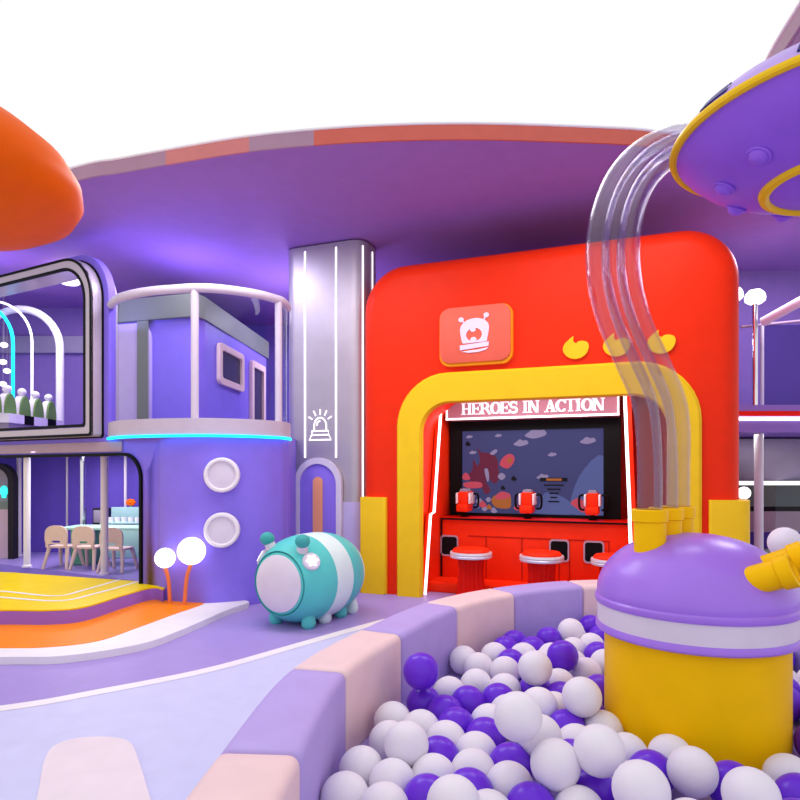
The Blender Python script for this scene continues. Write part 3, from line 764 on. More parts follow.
    # screen picture
    b = MB(); x0, x1, z0, z1 = 0.86, 2.67, 0.93, 2.02; y = 1.15
    b.prism([(x0, z0), (x1, z0), (x1, z1), (x0, z1)], y, 1.19)
    sx = lambda u: x0 + (u - 38) / (757 - 38) * (x1 - x0); sz = lambda v: z1 - (v - 45) / (505 - 45) * (z1 - z0)
    lay = [0]
    def shape(pts, mi, sm=True):
        b.mi = mi; lay[0] += 1
        q = [(sx(u), sz(v)) for u, v in pts]
        if sm: q = [(p.x, p.y) for p in catmull([(a, c, 0) for a, c in q], 4, True)]
        q = [(min(max(a, x0 + .003), x1 - .003), min(max(c, z0 + .003), z1 - .003)) for a, c in q]
        b.prism(q, y - 0.001 - 0.0006 * lay[0], y - 0.0005)
    shape([(640, 300), (757, 190), (757, 500), (600, 500)], 6)
    for cx_, cy_, w in ((425, 65, 55), (350, 115, 38), (682, 108, 38), (508, 180, 22), (232, 72, 18), (76, 76, 18), (95, 165, 20), (460, 300, 30)):
        shape([(cx_ - w, cy_ + w * .22), (cx_ - w * .6, cy_ - w * .15), (cx_ - w * .15, cy_ - w * .5), (cx_ + w * .3, cy_ - w * .3), (cx_ + w * .75, cy_ - w * .35), (cx_ + w, cy_ + w * .1), (cx_ + w * .4, cy_ + w * .4), (cx_ - w * .3, cy_ + w * .5)], 1)
    shape([(440, 470), (470, 390), (540, 400), (600, 440), (620, 500), (430, 500)], 6)
    shape([(120, 135), (140, 165), (185, 170), (222, 195), (232, 240), (235, 310), (215, 340), (190, 320), (178, 290), (168, 330), (190, 375), (165, 400), (130, 340), (85, 330), (75, 290), (95, 260), (98, 205), (120, 240), (135, 205)], 2)
    shape([(240, 232), (258, 195), (290, 175), (315, 190), (312, 225), (285, 255), (258, 250)], 3); shape([(278, 215), (292, 198), (306, 207), (296, 226)], 4)
    shape([(45, 340), (90, 330), (140, 335), (145, 360), (95, 368), (55, 362)], 3)
    shape([(200, 420), (240, 395), (290, 400), (300, 440), (290, 475), (230, 475), (203, 455)], 4); shape([(215, 420), (245, 385), (290, 395), (292, 415), (255, 428)], 3)
    shape([(600, 440), (630, 415), (665, 430), (690, 470), (660, 490), (625, 465)], 3)
    for q in ((130, 440, 18), (160, 480, 16), (250, 300, 20), (180, 430, 14)): shape([(q[0] - q[2], q[1]), (q[0], q[1] - q[2]), (q[0] + q[2], q[1]), (q[0], q[1] + q[2])], 1)
    for q in ((60, 300, 22, 3), (150, 455, 20, 3), (185, 470, 14, 4), (315, 310, 14, 5), (70, 115, 14, 5), (258, 362, 12, 5), (330, 470, 16, 3), (120, 470, 13, 6), (210, 488, 16, 1), (700, 480, 22, 6)):
        shape([(q[0] - q[2], q[1] + q[2] * .4), (q[0] - q[2] * .3, q[1] - q[2] * .9), (q[0] + q[2] * .5, q[1] - q[2] * .4), (q[0] + q[2], q[1] + q[2] * .6), (q[0], q[1] + q[2])], q[3])
    shape([(160, 265), (176, 258), (184, 300), (176, 330)], 1); shape([(190, 172), (215, 150), (228, 160), (206, 180)], 1)
    shape([(448, 306), (584, 306), (584, 326), (448, 326)], 5, False)
    shape([(480, 310), (556, 310), (556, 322), (480, 322)], 4, False)
    for k, (a, c) in enumerate(((468, 566), (485, 550), (495, 540), (500, 535), (490, 545))): shape([(a, 342 + 22 * k), (c, 342 + 22 * k), (c, 350 + 22 * k), (a, 350 + 22 * k)], 5, False)
    bd(b, 'screen', ['screen_sky', 'screen_cloud', 'screen_maroon', 'screen_pink', 'screen_gold', 'screen_dark', 'screen_teal'])
    # marquee and its lettering
    b = MB(); b.box(0.72, 0.86, 2.15, 2.86, 1.2, 2.45, 0.01); mq = bd(b, 'marquee', 'marquee')
    b = MB()
    for q in ((0.72, 2.15, 2.86, 2.175), (0.72, 2.425, 2.86, 2.45), (0.72, 2.15, 0.74, 2.45), (2.84, 2.15, 2.86, 2.45)): b.box(q[0], 0.848, q[1], q[2], 0.862, q[3])
    bd(b, 'marquee_frame', 'strip_white', mq)
    b = MB()
    def bar(x, z, a, c, d, e): b.prism([(x + a, z + c), (x + d, z + c), (x + d, z + e), (x + a, z + e)], 0.845, 0.86)
    H = 0.15; S = 0.032; th = 0.011
    def stem(x, z, a): bar(x, z, a, 0, a + S, H); bar(x, z, a - .015, 0, a + S + .015, th); bar(x, z, a - .015, H - th, a + S + .015, H)
    def glyph(ch, x, z):
        A = lambda c0, r1, r2, a0, a1, n=14: [(x + c0[0] + r1 * math.cos(R(a0 + (a1 - a0) * i / n)), z + c0[1] + r2 * math.sin(R(a0 + (a1 - a0) * i / n))) for i in range(n + 1)]
        if ch == 'H': stem(x, z, .015); stem(x, z, .095); bar(x, z, .05, H / 2 - .008, .1, H / 2 + .008); return .165
        if ch == 'E': stem(x, z, .015); bar(x, z, .05, 0, .125, th); bar(x, z, .05, H - th, .12, H); bar(x, z, .05, H / 2 - .008, .095, H / 2 + .008); bar(x, z, .112, 0, .125, .045); bar(x, z, .108, H - .045, .12, H); bar(x, z, .085, H / 2 - .025, .097, H / 2 + .025); return .145
        if ch == 'R':
            stem(x, z, .015); b.ribbon(A((.06, H - .042), .045, .036, 90, -90), [.014, .02, .024, .028, .03, .032, .034, .034, .034, .032, .03, .028, .024, .02, .014], 0.845, 0.86)
            bar(x, z, .05, H - th, .065, H); bar(x, z, .05, H - .086, .065, H - .07); b.ribbon([(x + .075, z + .078), (x + .1, z + .05), (x + .125, z + .006), (x + .15, z + .006)], [.03, .032, .03, .01], 0.845, 0.86); return .16
        if ch == 'O': b.ribbon(A((.075, H / 2), .052, H / 2 - .008, 90, 450, 28), [.014 + .026 * abs(math.cos(R(90 + 360 * i / 28))) for i in range(29)], 0.845, 0.86); return .16
        if ch == 'C': b.ribbon(A((.078, H / 2), .054, H / 2 - .008, 45, 315, 22), [.014 + .028 * abs(math.cos(R(45 + 270 * i / 22))) for i in range(23)], 0.845, 0.86); bar(x, z, .112, H - .05, .126, H - .004); bar(x, z, .112, .014, .122, .04); return .15
        if ch == 'S':
            pts = A((.06, H - .043), .038, .034, 20, 270, 12)[:-1] + A((.06, .042), .042, .034, 90, -160, 12)
            b.ribbon(pts, [.014 if i in (0, len(pts) - 1) else .027 for i in range(len(pts))], 0.845, 0.86); bar(x, z, .094, H - .05, .106, H - .004); bar(x, z, .014, .004, .026, .05); return .13
        if ch == 'I': stem(x, z, .02); return .095
        if ch == 'N': stem(x, z, .012); bar(x, z, .115, 0, .135, H); bar(x, z, .1, H - th, .15, H); b.prism([(x + .012, z + H), (x + .055, z + H), (x + .135, z), (x + .1, z)], 0.845, 0.86); return .165
        if ch == 'A':
            b.prism([(x + .02, z), (x + .035, z), (x + .085, z + H), (x + .065, z + H)], 0.845, 0.86); b.prism([(x + .095, z), (x + .14, z), (x + .09, z + H), (x + .06, z + H)], 0.845, 0.86)
            bar(x, z, .045, .042, .11, .058); bar(x, z, .002, 0, .055, th); bar(x, z, .08, 0, .158, th); return .165
        if ch == 'T': stem(x, z, .05); bar(x, z, .0, H - th, .14, H); bar(x, z, .0, H - .045, .013, H); bar(x, z, .127, H - .045, .14, H); return .15
        return .12
    adv = {'H': .165, 'E': .145, 'R': .16, 'O': .16, 'C': .15, 'S': .13, 'I': .095, 'N': .165, 'A': .165, 'T': .15, ' ': .10}
    x = 0.925
    txt = 'HEROES IN ACTION'; tot = sum(adv[c] for c in txt); gap = (1.79 - tot) / (len(txt) - 1)
    for ch in txt:
        glyph(ch, x, 2.215); x += adv[ch] + gap
    bd(b, 'lettering', 'lettering', mq)['label'] = 'white lettering HEROES IN ACTION'
    # leaning side cheeks with light strips
    for s, sgn in ((0.64, 1), (3.06, -1)):
        lean = 0.0 if sgn == 1 else -0.10
        prof = [(0.15, 0.0), (0.36, 0.95), (0.50, 0.97), (0.82, 2.44), (1.5, 2.44), (1.5, 0.0)]
        b = MB(); b.prism(prof, s - 0.03, s + 0.03, 'x')
        for v in b.bm.verts: v.co.x += lean * v.co.z / 2.4
        sd = bd(b, 'side_panel', 'red')
        b = MB()
        pth = [(s + sgn * 0.035 + lean * z / 2.4, y - 0.012, z) for y, z in prof[:4]]
        b.tube(pth, 0.018, 8); bd(b, 'light_strip', 'led_white', sd)
    # mounted water guns
    fs = None
    for s in (0.985, 1.80, 2.585):
        base = FA(s, 0.93, 0.89)
        lab = 'red toy gun on the arcade counter, ' + {0.985: 'below the dark red dragon', 1.80: 'middle of the three', 2.585: 'at the far end by the clear tubes'}[s]
        if fs is None:
            fs = thing('mounted_gun', lab, 'toy gun', base, F_ANG, 'red guns on the arcade counter')
            b = MB(); b.lathe([(0.05, 0), (0.05, 0.015), (0.03, 0.03), (0.03, 0.08)], 16); b.build('mount', 'black', fs)
            b = MB(); b.box(-0.078, -0.16, 0.07, 0.078, 0.12, 0.17, 0.02); b.box(-0.072, -0.1, 0.14, 0.072, 0.22, 0.335, 0.03); b.build('gun_body', 'red', fs)
            for q in (-1, 1):
                b = MB(); b.box(q * 0.084 - 0.013, -0.11, 0.17, q * 0.084 + 0.013, 0.14, 0.315, 0.012); b.build('side_trim', 'white_plastic', fs)
                b = MB(); b.tube(catmull([(q * 0.1, 0.06, 0.30), (q * 0.155, 0.06, 0.29), (q * 0.165, 0.06, 0.2), (q * 0.15, 0.06, 0.13), (q * 0.1, 0.06, 0.12)], 5), 0.014, 8); b.build('handle', 'black', fs)
            b = MB(); b.prism([(-0.06, 0.32), (0.06, 0.32), (0.04, 0.365), (-0.04, 0.365)], -0.08, 0.12, 'y', 0.006); b.build('sight', 'wall_grey', fs)
        else: dup(fs, base, label=lab)
    # stools
    fs = None
    for s, lab in ((1.257, 'red round stool before the counter, nearest the yellow arch leg'), (2.08, 'red round stool before the counter, middle of the three'), (2.86, 'red round stool before the counter, partly behind the purple dome')):
        base = FA(s, 0.2, 0)
        if fs is None:
            fs = thing('stool', lab, 'stool', base, F_ANG, 'red stools at the arcade counter')
            b = MB(); b.lathe([(0, 0.585), (0.1, 0.585), (0.2, 0.575), (0.222, 0.55), (0.222, 0.49), (0, 0.49)], 40); b.build('seat', 'red', fs)
            b = MB(); b.lathe([(0.2, 0.465), (0.244, 0.47), (0.25, 0.49), (0.24, 0.502), (0.25, 0.514), (0.244, 0.535), (0.2, 0.54), (0.2, 0.465)], 40); b.build('rim', 'stool_rim', fs)
            b = MB(); n = 96; rows = []
            for z, r0 in ((0.0, 0.19), (0.02, 0.19), (0.04, 0.165), (0.3, 0.14), (0.48, 0.155)):
                rows.append([((r0 + (0.008 * math.cos(16 * 2 * PI * k / n) if 0.03 < z else 0)) * math.cos(2 * PI * k / n), (r0 + (0.008 * math.cos(16 * 2 * PI * k / n) if 0.03 < z else 0)) * math.sin(2 * PI * k / n), z) for k in range(n)])
            b.loops(rows, cap0=True, cap1=True); b.build('pedestal', 'red_dark', fs)
        else: dup(fs, base, label=lab)
build_arcade()

# ------------------------------------------------------------------ FOAM BALL PIT WALL
OUT = [(-0.60, 0.55), (-0.70, 1.45), (-.673, 2.29), (-.577, 3.255), (-.267, 4.043), (.189, 4.876), (.79, 5.46), (1.566, 5.84), (2.36, 5.86), (2.98, 5.42), (3.24, 4.72), (3.28, 3.95), (3.24, 3.2), (3.14, 2.4), (3.0, 1.6)]
oc = catmull([(x, y, 0) for x, y in OUT], 10)
def pit_wall():
    W, Hh, rr = 0.312, 0.465, 0.042
    labs = [None, 'pale pink foam block in the lower corner of the picture, end of the pit wall', 'lavender foam block between the corner pink block and the next pink one', 'pale pink foam block before the two stacked purple balls', 'lavender foam block behind the two stacked purple balls',
            'pale pink foam block in front of the white arcade light strip', 'lavender foam block in front of the red stools', 'pale pink foam block ending behind the purple dome', 'lavender foam block hidden behind the yellow tank', 'pale pink foam block behind the tank toward the mezzanine', 'lavender foam block beside the tank at the far curve', 'pale pink foam block at the side of the pit beyond the tank', 'lavender foam block on the far side of the pit', None]
    for i in range(1, 13):
        seg = oc[i * 10:(i + 1) * 10 + 1]
        if len(seg) < 11: break
        mid = seg[5]
        L = []
        full = [oc[k] for k in range(i * 10, i * 10 + 11)]
        def sect(p, tt, ins):
            n = Vector((tt.y, -tt.x, 0))
            pr = rrect(0.0 + ins, 0.0 + ins * .3, W - ins, Hh - ins, (0.006, 0.006, rr, rr), 4)
            return [p + n * a + Vector((0, 0, z)) for a, z in pr]
        N = len(full)
        tg = [(oc[min(i * 10 + k + 1, len(oc) - 1)] - oc[max(i * 10 + k - 1, 0)]).normalized() for k in range(N)]
        g = 0.002
        L.append(sect(full[0] + tg[0] * g, tg[0], 0.022)); L.append(sect(full[0] + tg[0] * (g + .006), tg[0], 0.007)); L.append(sect(full[0] + tg[0] * (g + .022), tg[0], 0))
        for k in range(1, N - 1): L.append(sect(full[k], tg[k], 0))
        L.append(sect(full[-1] - tg[-1] * (g + .022), tg[-1], 0)); L.append(sect(full[-1] - tg[-1] * (g + .006), tg[-1], 0.007)); L.append(sect(full[-1] - tg[-1] * g, tg[-1], 0.022))
        b = MB(); b.loops(L, cap0=True, cap1=True)
        tag(b.build('foam_block', 'foam_pink' if i % 2 == 1 else 'foam_purple', loc=(mid.x, mid.y, 0), world=True, sharp=50), labs[i], 'foam block', 'foam blocks around the ball pit')
pit_wall()

# ------------------------------------------------------------------ TANK
TC = Vector((1.643, 3.475, 0)); TR = 0.473
def build_tank():
    t = thing('ball_tank', 'round yellow tank with purple dome lid standing in the ball pit', 'tank', TC)
    b = MB(); b.lathe([(0, 0), (TR, 0), (TR, 0.62), (0, 0.62)], 72); b.build('body', 'tank_yellow', t)
    b = MB(); b.lathe([(0.46, 0.60), (0.512, 0.60), (0.522, 0.61), (0.522, 0.635), (0.515, 0.645), (0.46, 0.645)], 72); b.build('lower_lip', 'dome_purple', t)
    b = MB(); b.lathe([(0.46, 0.643), (0.512, 0.643), (0.514, 0.752), (0.46, 0.752)], 72); b.build('band', 'band_white', t)
    b = MB(); pr = [(0.46, 0.752), (0.520, 0.752), (0.526, 0.765), (0.524, 0.785), (0.514, 0.795)]
    for k in range(15):
        a = k / 14 * PI / 2; pr.append((0.516 * math.cos(a) ** 0.9 if k < 14 else 0, 0.80 + 0.345 * math.sin(a)))
    b.lathe(pr, 72); b.build('dome', 'dome_purple', t)
    def collar(base, dr, length, r, name):
        dr = dr.normalized(); mt = Matrix.Translation(base) @ dr.to_track_quat('Z', 'Y').to_matrix().to_4x4(); n = 40
        b = MB(); b.lathe([(r - .03, -0.12), (r - .008, -0.12), (r - .006, length - 0.07), (r + .004, length - 0.065), (r + .006, length - 0.005), (r + .0, length), (r - 0.012, length), (r - 0.02, length - 0.02), (r - 0.03, 0.02), (r - .03, -0.12)], n, mtx=mt)
        return b.build(name, 'tank_yellow', t)
    for c in COLL:
        q = Vector((c[0], c[1], 0)) - TC; rr = min(0.51, q.length); zb = 0.80 + 0.345 * math.sqrt(max(0, 1 - (rr / 0.516) ** 2))
        collar(q + Vector((0, 0, zb - .02)), Vector((0, 0, 1)), 1.285 - zb + .02, 0.09, 'tube_collar')
    for base, dr, r, ln in ((Vector((0.115, -0.42, 0.96)), Vector((0.72, -0.58, 0.38)), 0.078, 0.17), (Vector((0.25, -0.31, 1.0)), Vector((0.72, -0.5, 0.40)), 0.078, 0.17)):
        collar(base, dr, ln, r, 'side_spout')
COLL = [(1.37, 3.40), (1.523, 3.55), (1.66, 3.70)]
build_tank()

# ------------------------------------------------------------------ SAUCER
SC = Vector((2.63, 3.66, 3.50))
def build_saucer():
    t = thing('flying_saucer', 'purple flying saucer with yellow rim hanging from the ceiling', 'saucer', SC)
    b = MB(); b.lathe([(0.93, 0.0), (0.905, -0.025), (0.86, -0.08), (0.79, -0.145), (0.70, -0.205), (0.60, -0.25), (0.49, -0.29), (0.40, -0.305), (0.2, -0.33), (0, -0.335)], 72); b.build('belly', 'saucer_under', t)
    b = MB(); b.lathe([(0.93, 0.0), (0.90, 0.07), (0.80, 0.165), (0.62, 0.235), (0.46, 0.25), (0.42, 0.36), (0.30, 0.47), (0.12, 0.53), (0, 0.535)], 72); b.build('top_shell', 'saucer_top', t)
    b = MB(); b.lathe([(0.905, -0.016), (0.93, -0.024), (0.95, -0.016), (0.956, 0.0), (0.95, 0.018), (0.93, 0.027), (0.905, 0.016), (0.905, -0.016)], 80); b.build('rim', 'yellow', t)
    b = MB(); b.lathe([(0.385, -0.295), (0.39, -0.32), (0.41, -0.332), (0.44, -0.322), (0.452, -0.29), (0.42, -0.27), (0.385, -0.295)], 64); b.build('belly_ring', 'yellow', t)
    for k in range(10):
        a = R(16 + 36 * k); rr = 0.64; z = -0.234
        nd = Vector((0.5 * math.cos(a), 0.5 * math.sin(a), -0.86)).normalized(); mt = Matrix.Translation((rr * math.cos(a), rr * math.sin(a), z)) @ nd.to_track_quat('Z', 'Y').to_matrix().to_4x4()
        b = MB(); b.lathe([(0.062, -0.01), (0.07, 0.004), (0.062, 0.012), (0.052, 0.01), (0.046, 0.024), (0.028, 0.04), (0, 0.046)], 24, mtx=mt); b.build('bump', 'saucer_under', t)
    for k in range(10):
        a0 = R(6 + 36 * k); L = []
        for r_, z_ in ((0.908, 0.056), (0.868, 0.107)):
            L.append([(r_ * math.cos(a0 + R(13) * i / 8), r_ * math.sin(a0 + R(13) * i / 8), z_) for i in range(9)])
        L2 = [[(x * 1.006, y * 1.006, z + 0.006) for x, y, z in l] for l in L]
        b = MB(); b.loops([L[0], L2[0], L2[1], L[1]], closed=False); b.build('window', 'navy', t)
    b = MB(); b.tube([(0, 0, 0.52), (0, 0, CEIL - SC.z)], 0.02, 10); b.build('hanger_rod', 'frame_grey', t)
    # clear tubes from tank to saucer
    labs = ['bent clear tube from tank to saucer, the outer one on the red sign side', 'bent clear tube from tank to saucer, middle of the three', 'bent clear tube from tank to saucer, the inner one closest to the saucer']
    for i in range(3):
        dx = (0, 15.5, 31)[i]; c = COLL[i]
        pts = [Vector((c[0], c[1], 1.23)), Vector((c[0], c[1], 1.50))]
        bend = (0, 0, -1.5)[i]
        row = [(648, 428, 3.40, 0), (643, 398, 3.41, 0), (628, 363, 3.42, .2), (611, 325, 3.44, .3), (600.5, 288, 3.48, .1), (597.5, 252, 3.54, 0), (601.5, 216, 3.64, -.3), (614, 182, 3.82, 0), (634, 156, 4.0, .2), (660, 140, 4.16, .3), (692, 133, 4.30, .3), (720, 138, 4.34, .3)]
        for (px, py, Y, q) in row:
            f = min(1, max(0, (428 - py) / 200)); dY = (0, 0.15, 0.30)[i] * (1 - f) + (0, .07, .14)[i] * f
            ddy = (0, 4, 9)[i] * max(0, (200 - py) / 60) if py < 200 else 0
            pts.append(at(px + (0, 15.5, 30.5)[i], py + ddy, Y + dY))
        b = MB(); b.tube(catmull(pts, 7), 0.066, 28, inner=0.058)
        tag(b.build('clear_tube', 'tube', loc=(c[0], c[1], 1.23), world=True), labs[i], 'tube', 'clear tubes between tank and saucer')
build_saucer()

# ------------------------------------------------------------------ ORANGE MUSHROOM CAP (top left)
def build_mushroom():
    c = Vector((-3.06, 3.9, 3.27)); 
    t = thing('mushroom_canopy', 'big orange rounded mushroom canopy reaching into the upper left corner', 'canopy', (c.x, c.y, 0))
    b = MB()
    b.lathe([(0, 3.10), (0.3, 3.09), (0.6, 3.11), (0.78, 3.15), (0.90, 3.22), (0.955, 3.32), (0.945, 3.42), (0.87, 3.54), (0.72, 3.66), (0.5, 3.76), (0.25, 3.82), (0, 3.84)], 64); b.build('cap', 'orange', t)
    b = MB(); b.lathe([(0.2, 0), (0.13, 0.4), (0.11, 1.6), (0.14, 3.12)], 32); b.build('stem', 'white_plastic', t)
build_mushroom()

# ------------------------------------------------------------------ MEZZANINE on the right
def build_mezz():
    t = thing('mezzanine', 'purple mezzanine deck with red edge and white light line', 'mezzanine', (5.0, 8.2, 0))
    b = MB(); b.box(3.9, 7.9, 1.98, 7.2, 9.2, 2.33); b.build('deck', 'wall_mauve', t, world=True)
    b = MB(); b.box(3.9, 7.885, 2.19, 7.2, 7.9, 2.25); b.build('red_edge', 'red_dark', t, world=True)
    b = MB(); b.box(3.9, 7.87, 2.13, 7.2, 7.9, 2.175, 0.01); b.build('light_line', 'led_white', t, world=True)
    b = MB(); p = at(761, 500, 8.0); b.tube([(p.x, 8.05, 0), (p.x, 8.05, 1.98)], 0.055, 16); b.build('support_post', 'pole_grey', t, world=True)
    b = MB(); b.tube([at(762, 405, 8.1) , at(762, 326, 8.1)], 0.024, 10); b.build('rail_post', 'rail_pink', t, world=True)
    b = MB(); b.tube([at(741, 327, 8.1), at(770, 324, 8.1), at(830, 318, 8.1)], 0.018, 10); b.build('top_rail', 'frame_mauve', t, world=True)
    b = MB(); a0 = at(764, 405, 8.12); a1 = at(830, 322, 8.12); b.box(a0.x, 8.115, 2.33, a1.x, 8.125, 3.40); b.build('glass_pane', 'tint_glass', t, world=True)
    # sloping white handrail
    t = thing('stair_handrail', 'thick white handrail sloping up beside the mezzanine lamp', 'handrail', at(764, 322, 7.95))
    b = MB(); b.tube(catmull([at(763, 322, 7.95), at(785, 310, 7.7), at(805, 299, 7.5), at(850, 275, 7.2)], 6), 0.06, 14); b.build('rail', 'white_plastic', t, world=True)
    b = MB(); p = at(840, 280, 7.27); b.tube([(p.x, p.y, 0), (p.x, p.y, p.z)], 0.04, 12); b.build('post', 'white_plastic', t, world=True)
    # lamp posts
    for px, py, Y, r, lab, gl in ((755, 298, 8.0, 0.125, 'chrome lamp post with white mushroom globe on the mezzanine edge', 1), (735.5, 295, 8.6, 0.10, 'white globe lamp half hidden behind the red arcade corner, upper', 0)):
        p = at(px, py, Y); t = thing('lamp_post', lab, 'lamp', (p.x, p.y, 2.33), 0, 'globe lamps on the mezzanine')
        h = p.z - 2.33
        b = MB(); b.tube([(0, 0, 0), (0, 0, h - 0.04)], 0.035, 16); b.build('pole', 'chrome', t)
        b = MB(); b.lathe([(0, h - 0.08), (r * .6, h - 0.075), (r * .95, h - 0.04), (r, h), (r * .9, h + 0.05), (r * .6, h + 0.095), (0, h + 0.115)], 32); b.build('globe', 'globe_glow', t)
    p = at(744, 493, 7.5); t = thing('lamp_post', 'small white globe lamp just above the yellow block beside the red corner', 'lamp', (p.x, p.y, 0), 0)
    b = MB(); b.tube([(0, 0, 0), (0, 0, p.z - 0.05)], 0.02, 10); b.build('pole', 'wall_grey', t)
    b = MB(); b.ell((0, 0, p.z), 0.075, 0.075, 0.075, 24, 14); b.build('globe', 'globe_glow', t)
    # striped wall below
    b = MB()
    for z0, z1, mi in ((0.0, 0.36, 0), (0.36, 0.60, 1), (0.60, 0.90, 2), (0.90, 0.97, 3), (0.97, 1.28, 4), (1.28, 1.34, 5), (1.34, 1.95, 6)):
        b.mi = mi; b.box(3.7, 9.0, z0, 7.2, 9.18, z1)
    struct(b.build('wall_striped', ['green_grey', 'wall_deep', 'band_pink', 'charcoal', 'green_grey', 'strip_white', 'wall_grey']))
    # white globe on a thin post behind the spouts
    p = at(785, 543, 4.35); t = thing('globe_post', 'white ball on a thin post standing behind the yellow spouts', 'lamp', (p.x, p.y, 0))
    b = MB(); b.tube([(0, 0, 0), (0, 0, p.z - 0.09)], 0.018, 10); b.build('pole', 'white_plastic', t)
    b = MB(); b.ell((0, 0, p.z), 0.11, 0.11, 0.11, 28, 16); b.build('ball', 'ball_white', t)
build_mezz()

# ------------------------------------------------------------------ BALL PIT
BR = 0.105
BALLS = [  # px, py, radius px, colour, what singles it out
 (421, 671, 18, 'P', 'upper of the two stacked against the lavender block'),
 (424.8, 704, 17, 'P', 'lower of the two stacked against the lavender block'),
 (456, 660, 12, 'W', 'pressed against the foam wall at the joint of lavender and pink'),
 (477, 666, 14, 'W', 'below the pink block, right of the ball pressed to the wall'),
 (502, 671, 13, 'W', 'at the foot of the pink block, second from the joint'),
 (450, 694, 14, 'W', 'half hidden behind the purple ball near the stacked pair'),
 (469.8, 703, 16.5, 'P', 'the fully visible one right of the stacked pair'),
 (480, 686, 13, 'W', 'mostly covered, behind the purple ball right of the stacked pair'),
 (506, 691, 14, 'W', 'between two purple balls below the pink block'),
 (497, 700, 14.5, 'P', 'just above the biggest white ball in the middle'),
 (535, 668, 17, 'W', 'large one at the foot of the second lavender block'),
 (510.5, 664, 12, 'P', 'small one in the corner of pink and lavender blocks'),
 (549, 640, 13, 'P', 'against the second lavender block, below left of the white one'),
 (562.7, 656, 15.5, 'P', 'bright one in front of the second lavender block'),
 (572.8, 633, 13, 'W', 'topmost one against the second lavender block'),
 (590.7, 627, 12, 'P', 'at the pink block touching the purple tank lip'),
 (601, 638, 12, 'P', 'half hidden by the tank lip'),
 (593.5, 655, 12.5, 'P', 'wedged near the tank under the lip'),
 (589, 646, 11, 'W', 'peeking out above the wedged purple ball near the tank'),
 (578, 652, 12, 'W', 'a sliver behind the bright purple ball by the lavender block'),
 (586, 673, 14.5, 'W', 'left of the tank below the wedged purple ball'),
 (534, 692, 15, 'P', 'directly under the large white ball at the lavender block'),
 (556, 698, 13.5, 'P', 'left of the white ball that rests beside the tank'),
 (559, 685, 14, 'W', 'in the hollow below the bright purple ball'),
 (579.5, 702, 19.5, 'W', 'big round one leaning toward the tank side'),
 (601, 692, 15, 'P', 'touching the yellow tank side, upper'),
 (603, 718, 16, 'P', 'touching the yellow tank side, lower'),
 (605, 664, 13, 'W', 'half cut by the yellow tank edge'),
 (518, 716.5, 24, 'W', 'biggest one in the middle of the pit'),
 (543, 713, 19, 'W', 'overlapped by the biggest middle ball'),
 (520, 757, 22, 'W', 'directly below the biggest middle ball'),
 (549, 748, 18, 'W', 'right of the ball below the biggest one'),
 (562, 776, 25, 'W', 'large one near the bottom edge, centre'),
 (597.7, 751, 25, 'W', 'large one in front of the tank corner'),
 (551, 734, 15.5, 'P', 'between the biggest middle ball and the tank corner ball, left'),
 (571, 733, 15.5, 'P', 'between the biggest middle ball and the tank corner ball, right'),
 (560, 711, 16, 'W', 'behind the pair of purple balls mid pit'),
 (580, 728, 16, 'W', 'just above the tank corner ball'),
 (567.6, 745, 17, 'W', 'in the gap left of the tank corner ball'),
 (573, 758, 17, 'P', 'showing a small triangle left of the tank corner ball'),
 (597, 788, 20, 'P', 'below the tank corner ball at the bottom edge'),
 (607, 778, 21, 'W', 'below right of the tank corner ball'),
 (630, 758, 18, 'W', 'tucked against the tank between two large white balls'),
 (641, 790, 28, 'W', 'very large one at the bottom edge before the tank'),
 (668, 759, 22, 'W', 'upper of the two merged against the tank front'),
 (690, 778, 23.5, 'W', 'lower of the two merged against the tank front'),
 (716, 786, 20, 'P', 'between two large white balls under the tank'),
 (751, 796, 27, 'W', 'large one under the tank on the spout side'),
 (789.5, 780, 19.5, 'W', 'near the picture corner below the tank'),
 (800, 798, 20, 'P', 'in the bottom corner on the tank side'),
 (803, 741, 15, 'P', 'at the picture edge beside the tank'),
 (653, 775, 19, 'P', 'small glimpse between white balls at the tank foot'),
 (409.4, 751.5, 22.5, 'W', 'large one below the stacked purple pair'),
 (368.7, 772.6, 21, 'W', 'resting against the near pink block'),
 (352.5, 801, 21, 'W', 'lowest one in the corner by the foam wall'),
 (396, 800, 19, 'W', 'at the bottom edge beside the corner ball'),
 (418, 797, 18, 'P', 'at the bottom edge between two white balls'),
 (402, 778, 19, 'W', 'under the large one below the stacked pair'),
 (425.6, 728, 17, 'W', 'right under the stacked purple pair'),
 (389, 742, 16, 'W', 'slipped behind the large one by the pink block'),
 (402, 724, 14, 'W', 'at the foot of the joint of pink and lavender'),
 (449.5, 758, 17, 'P', 'the round one left of centre in the front half'),
 (440, 771, 19, 'W', 'below left of that round purple one'),
 (460, 784, 21, 'P', 'crescent above the bottom centre white ball'),
 (454, 804, 27, 'W', 'big one cut by the bottom edge, left of centre'),
 (479, 778, 20, 'W', 'right of the purple crescent'),
 (494, 769, 16, 'P', 'squeezed between white balls below the middle'),
 (477, 755, 16, 'W', 'above the squeezed purple ball'),
 (480, 740, 15.5, 'P', 'left below the biggest middle ball'),
 (456, 731, 15, 'P', 'in the purple cluster under the stacked pair'),
 (455, 744, 15, 'W', 'framed by purple balls left of the middle'),
 (480, 727, 15, 'W', 'between purple balls and the biggest middle ball'),
 (447, 717, 15, 'P', 'deep in the shade right of the stacked pair'),
 (522, 800, 21, 'P', 'at the bottom edge, centre'),
 (511, 786, 20, 'W', 'above the bottom centre purple ball'),
 (498, 719, 16, 'W', 'peeking out left of the biggest middle ball'),
 (551, 805, 21, 'W', 'at the bottom edge right of the purple centre ball'),
 (500, 806, 22, 'W', 'at the bottom edge left of the purple centre ball'),
]
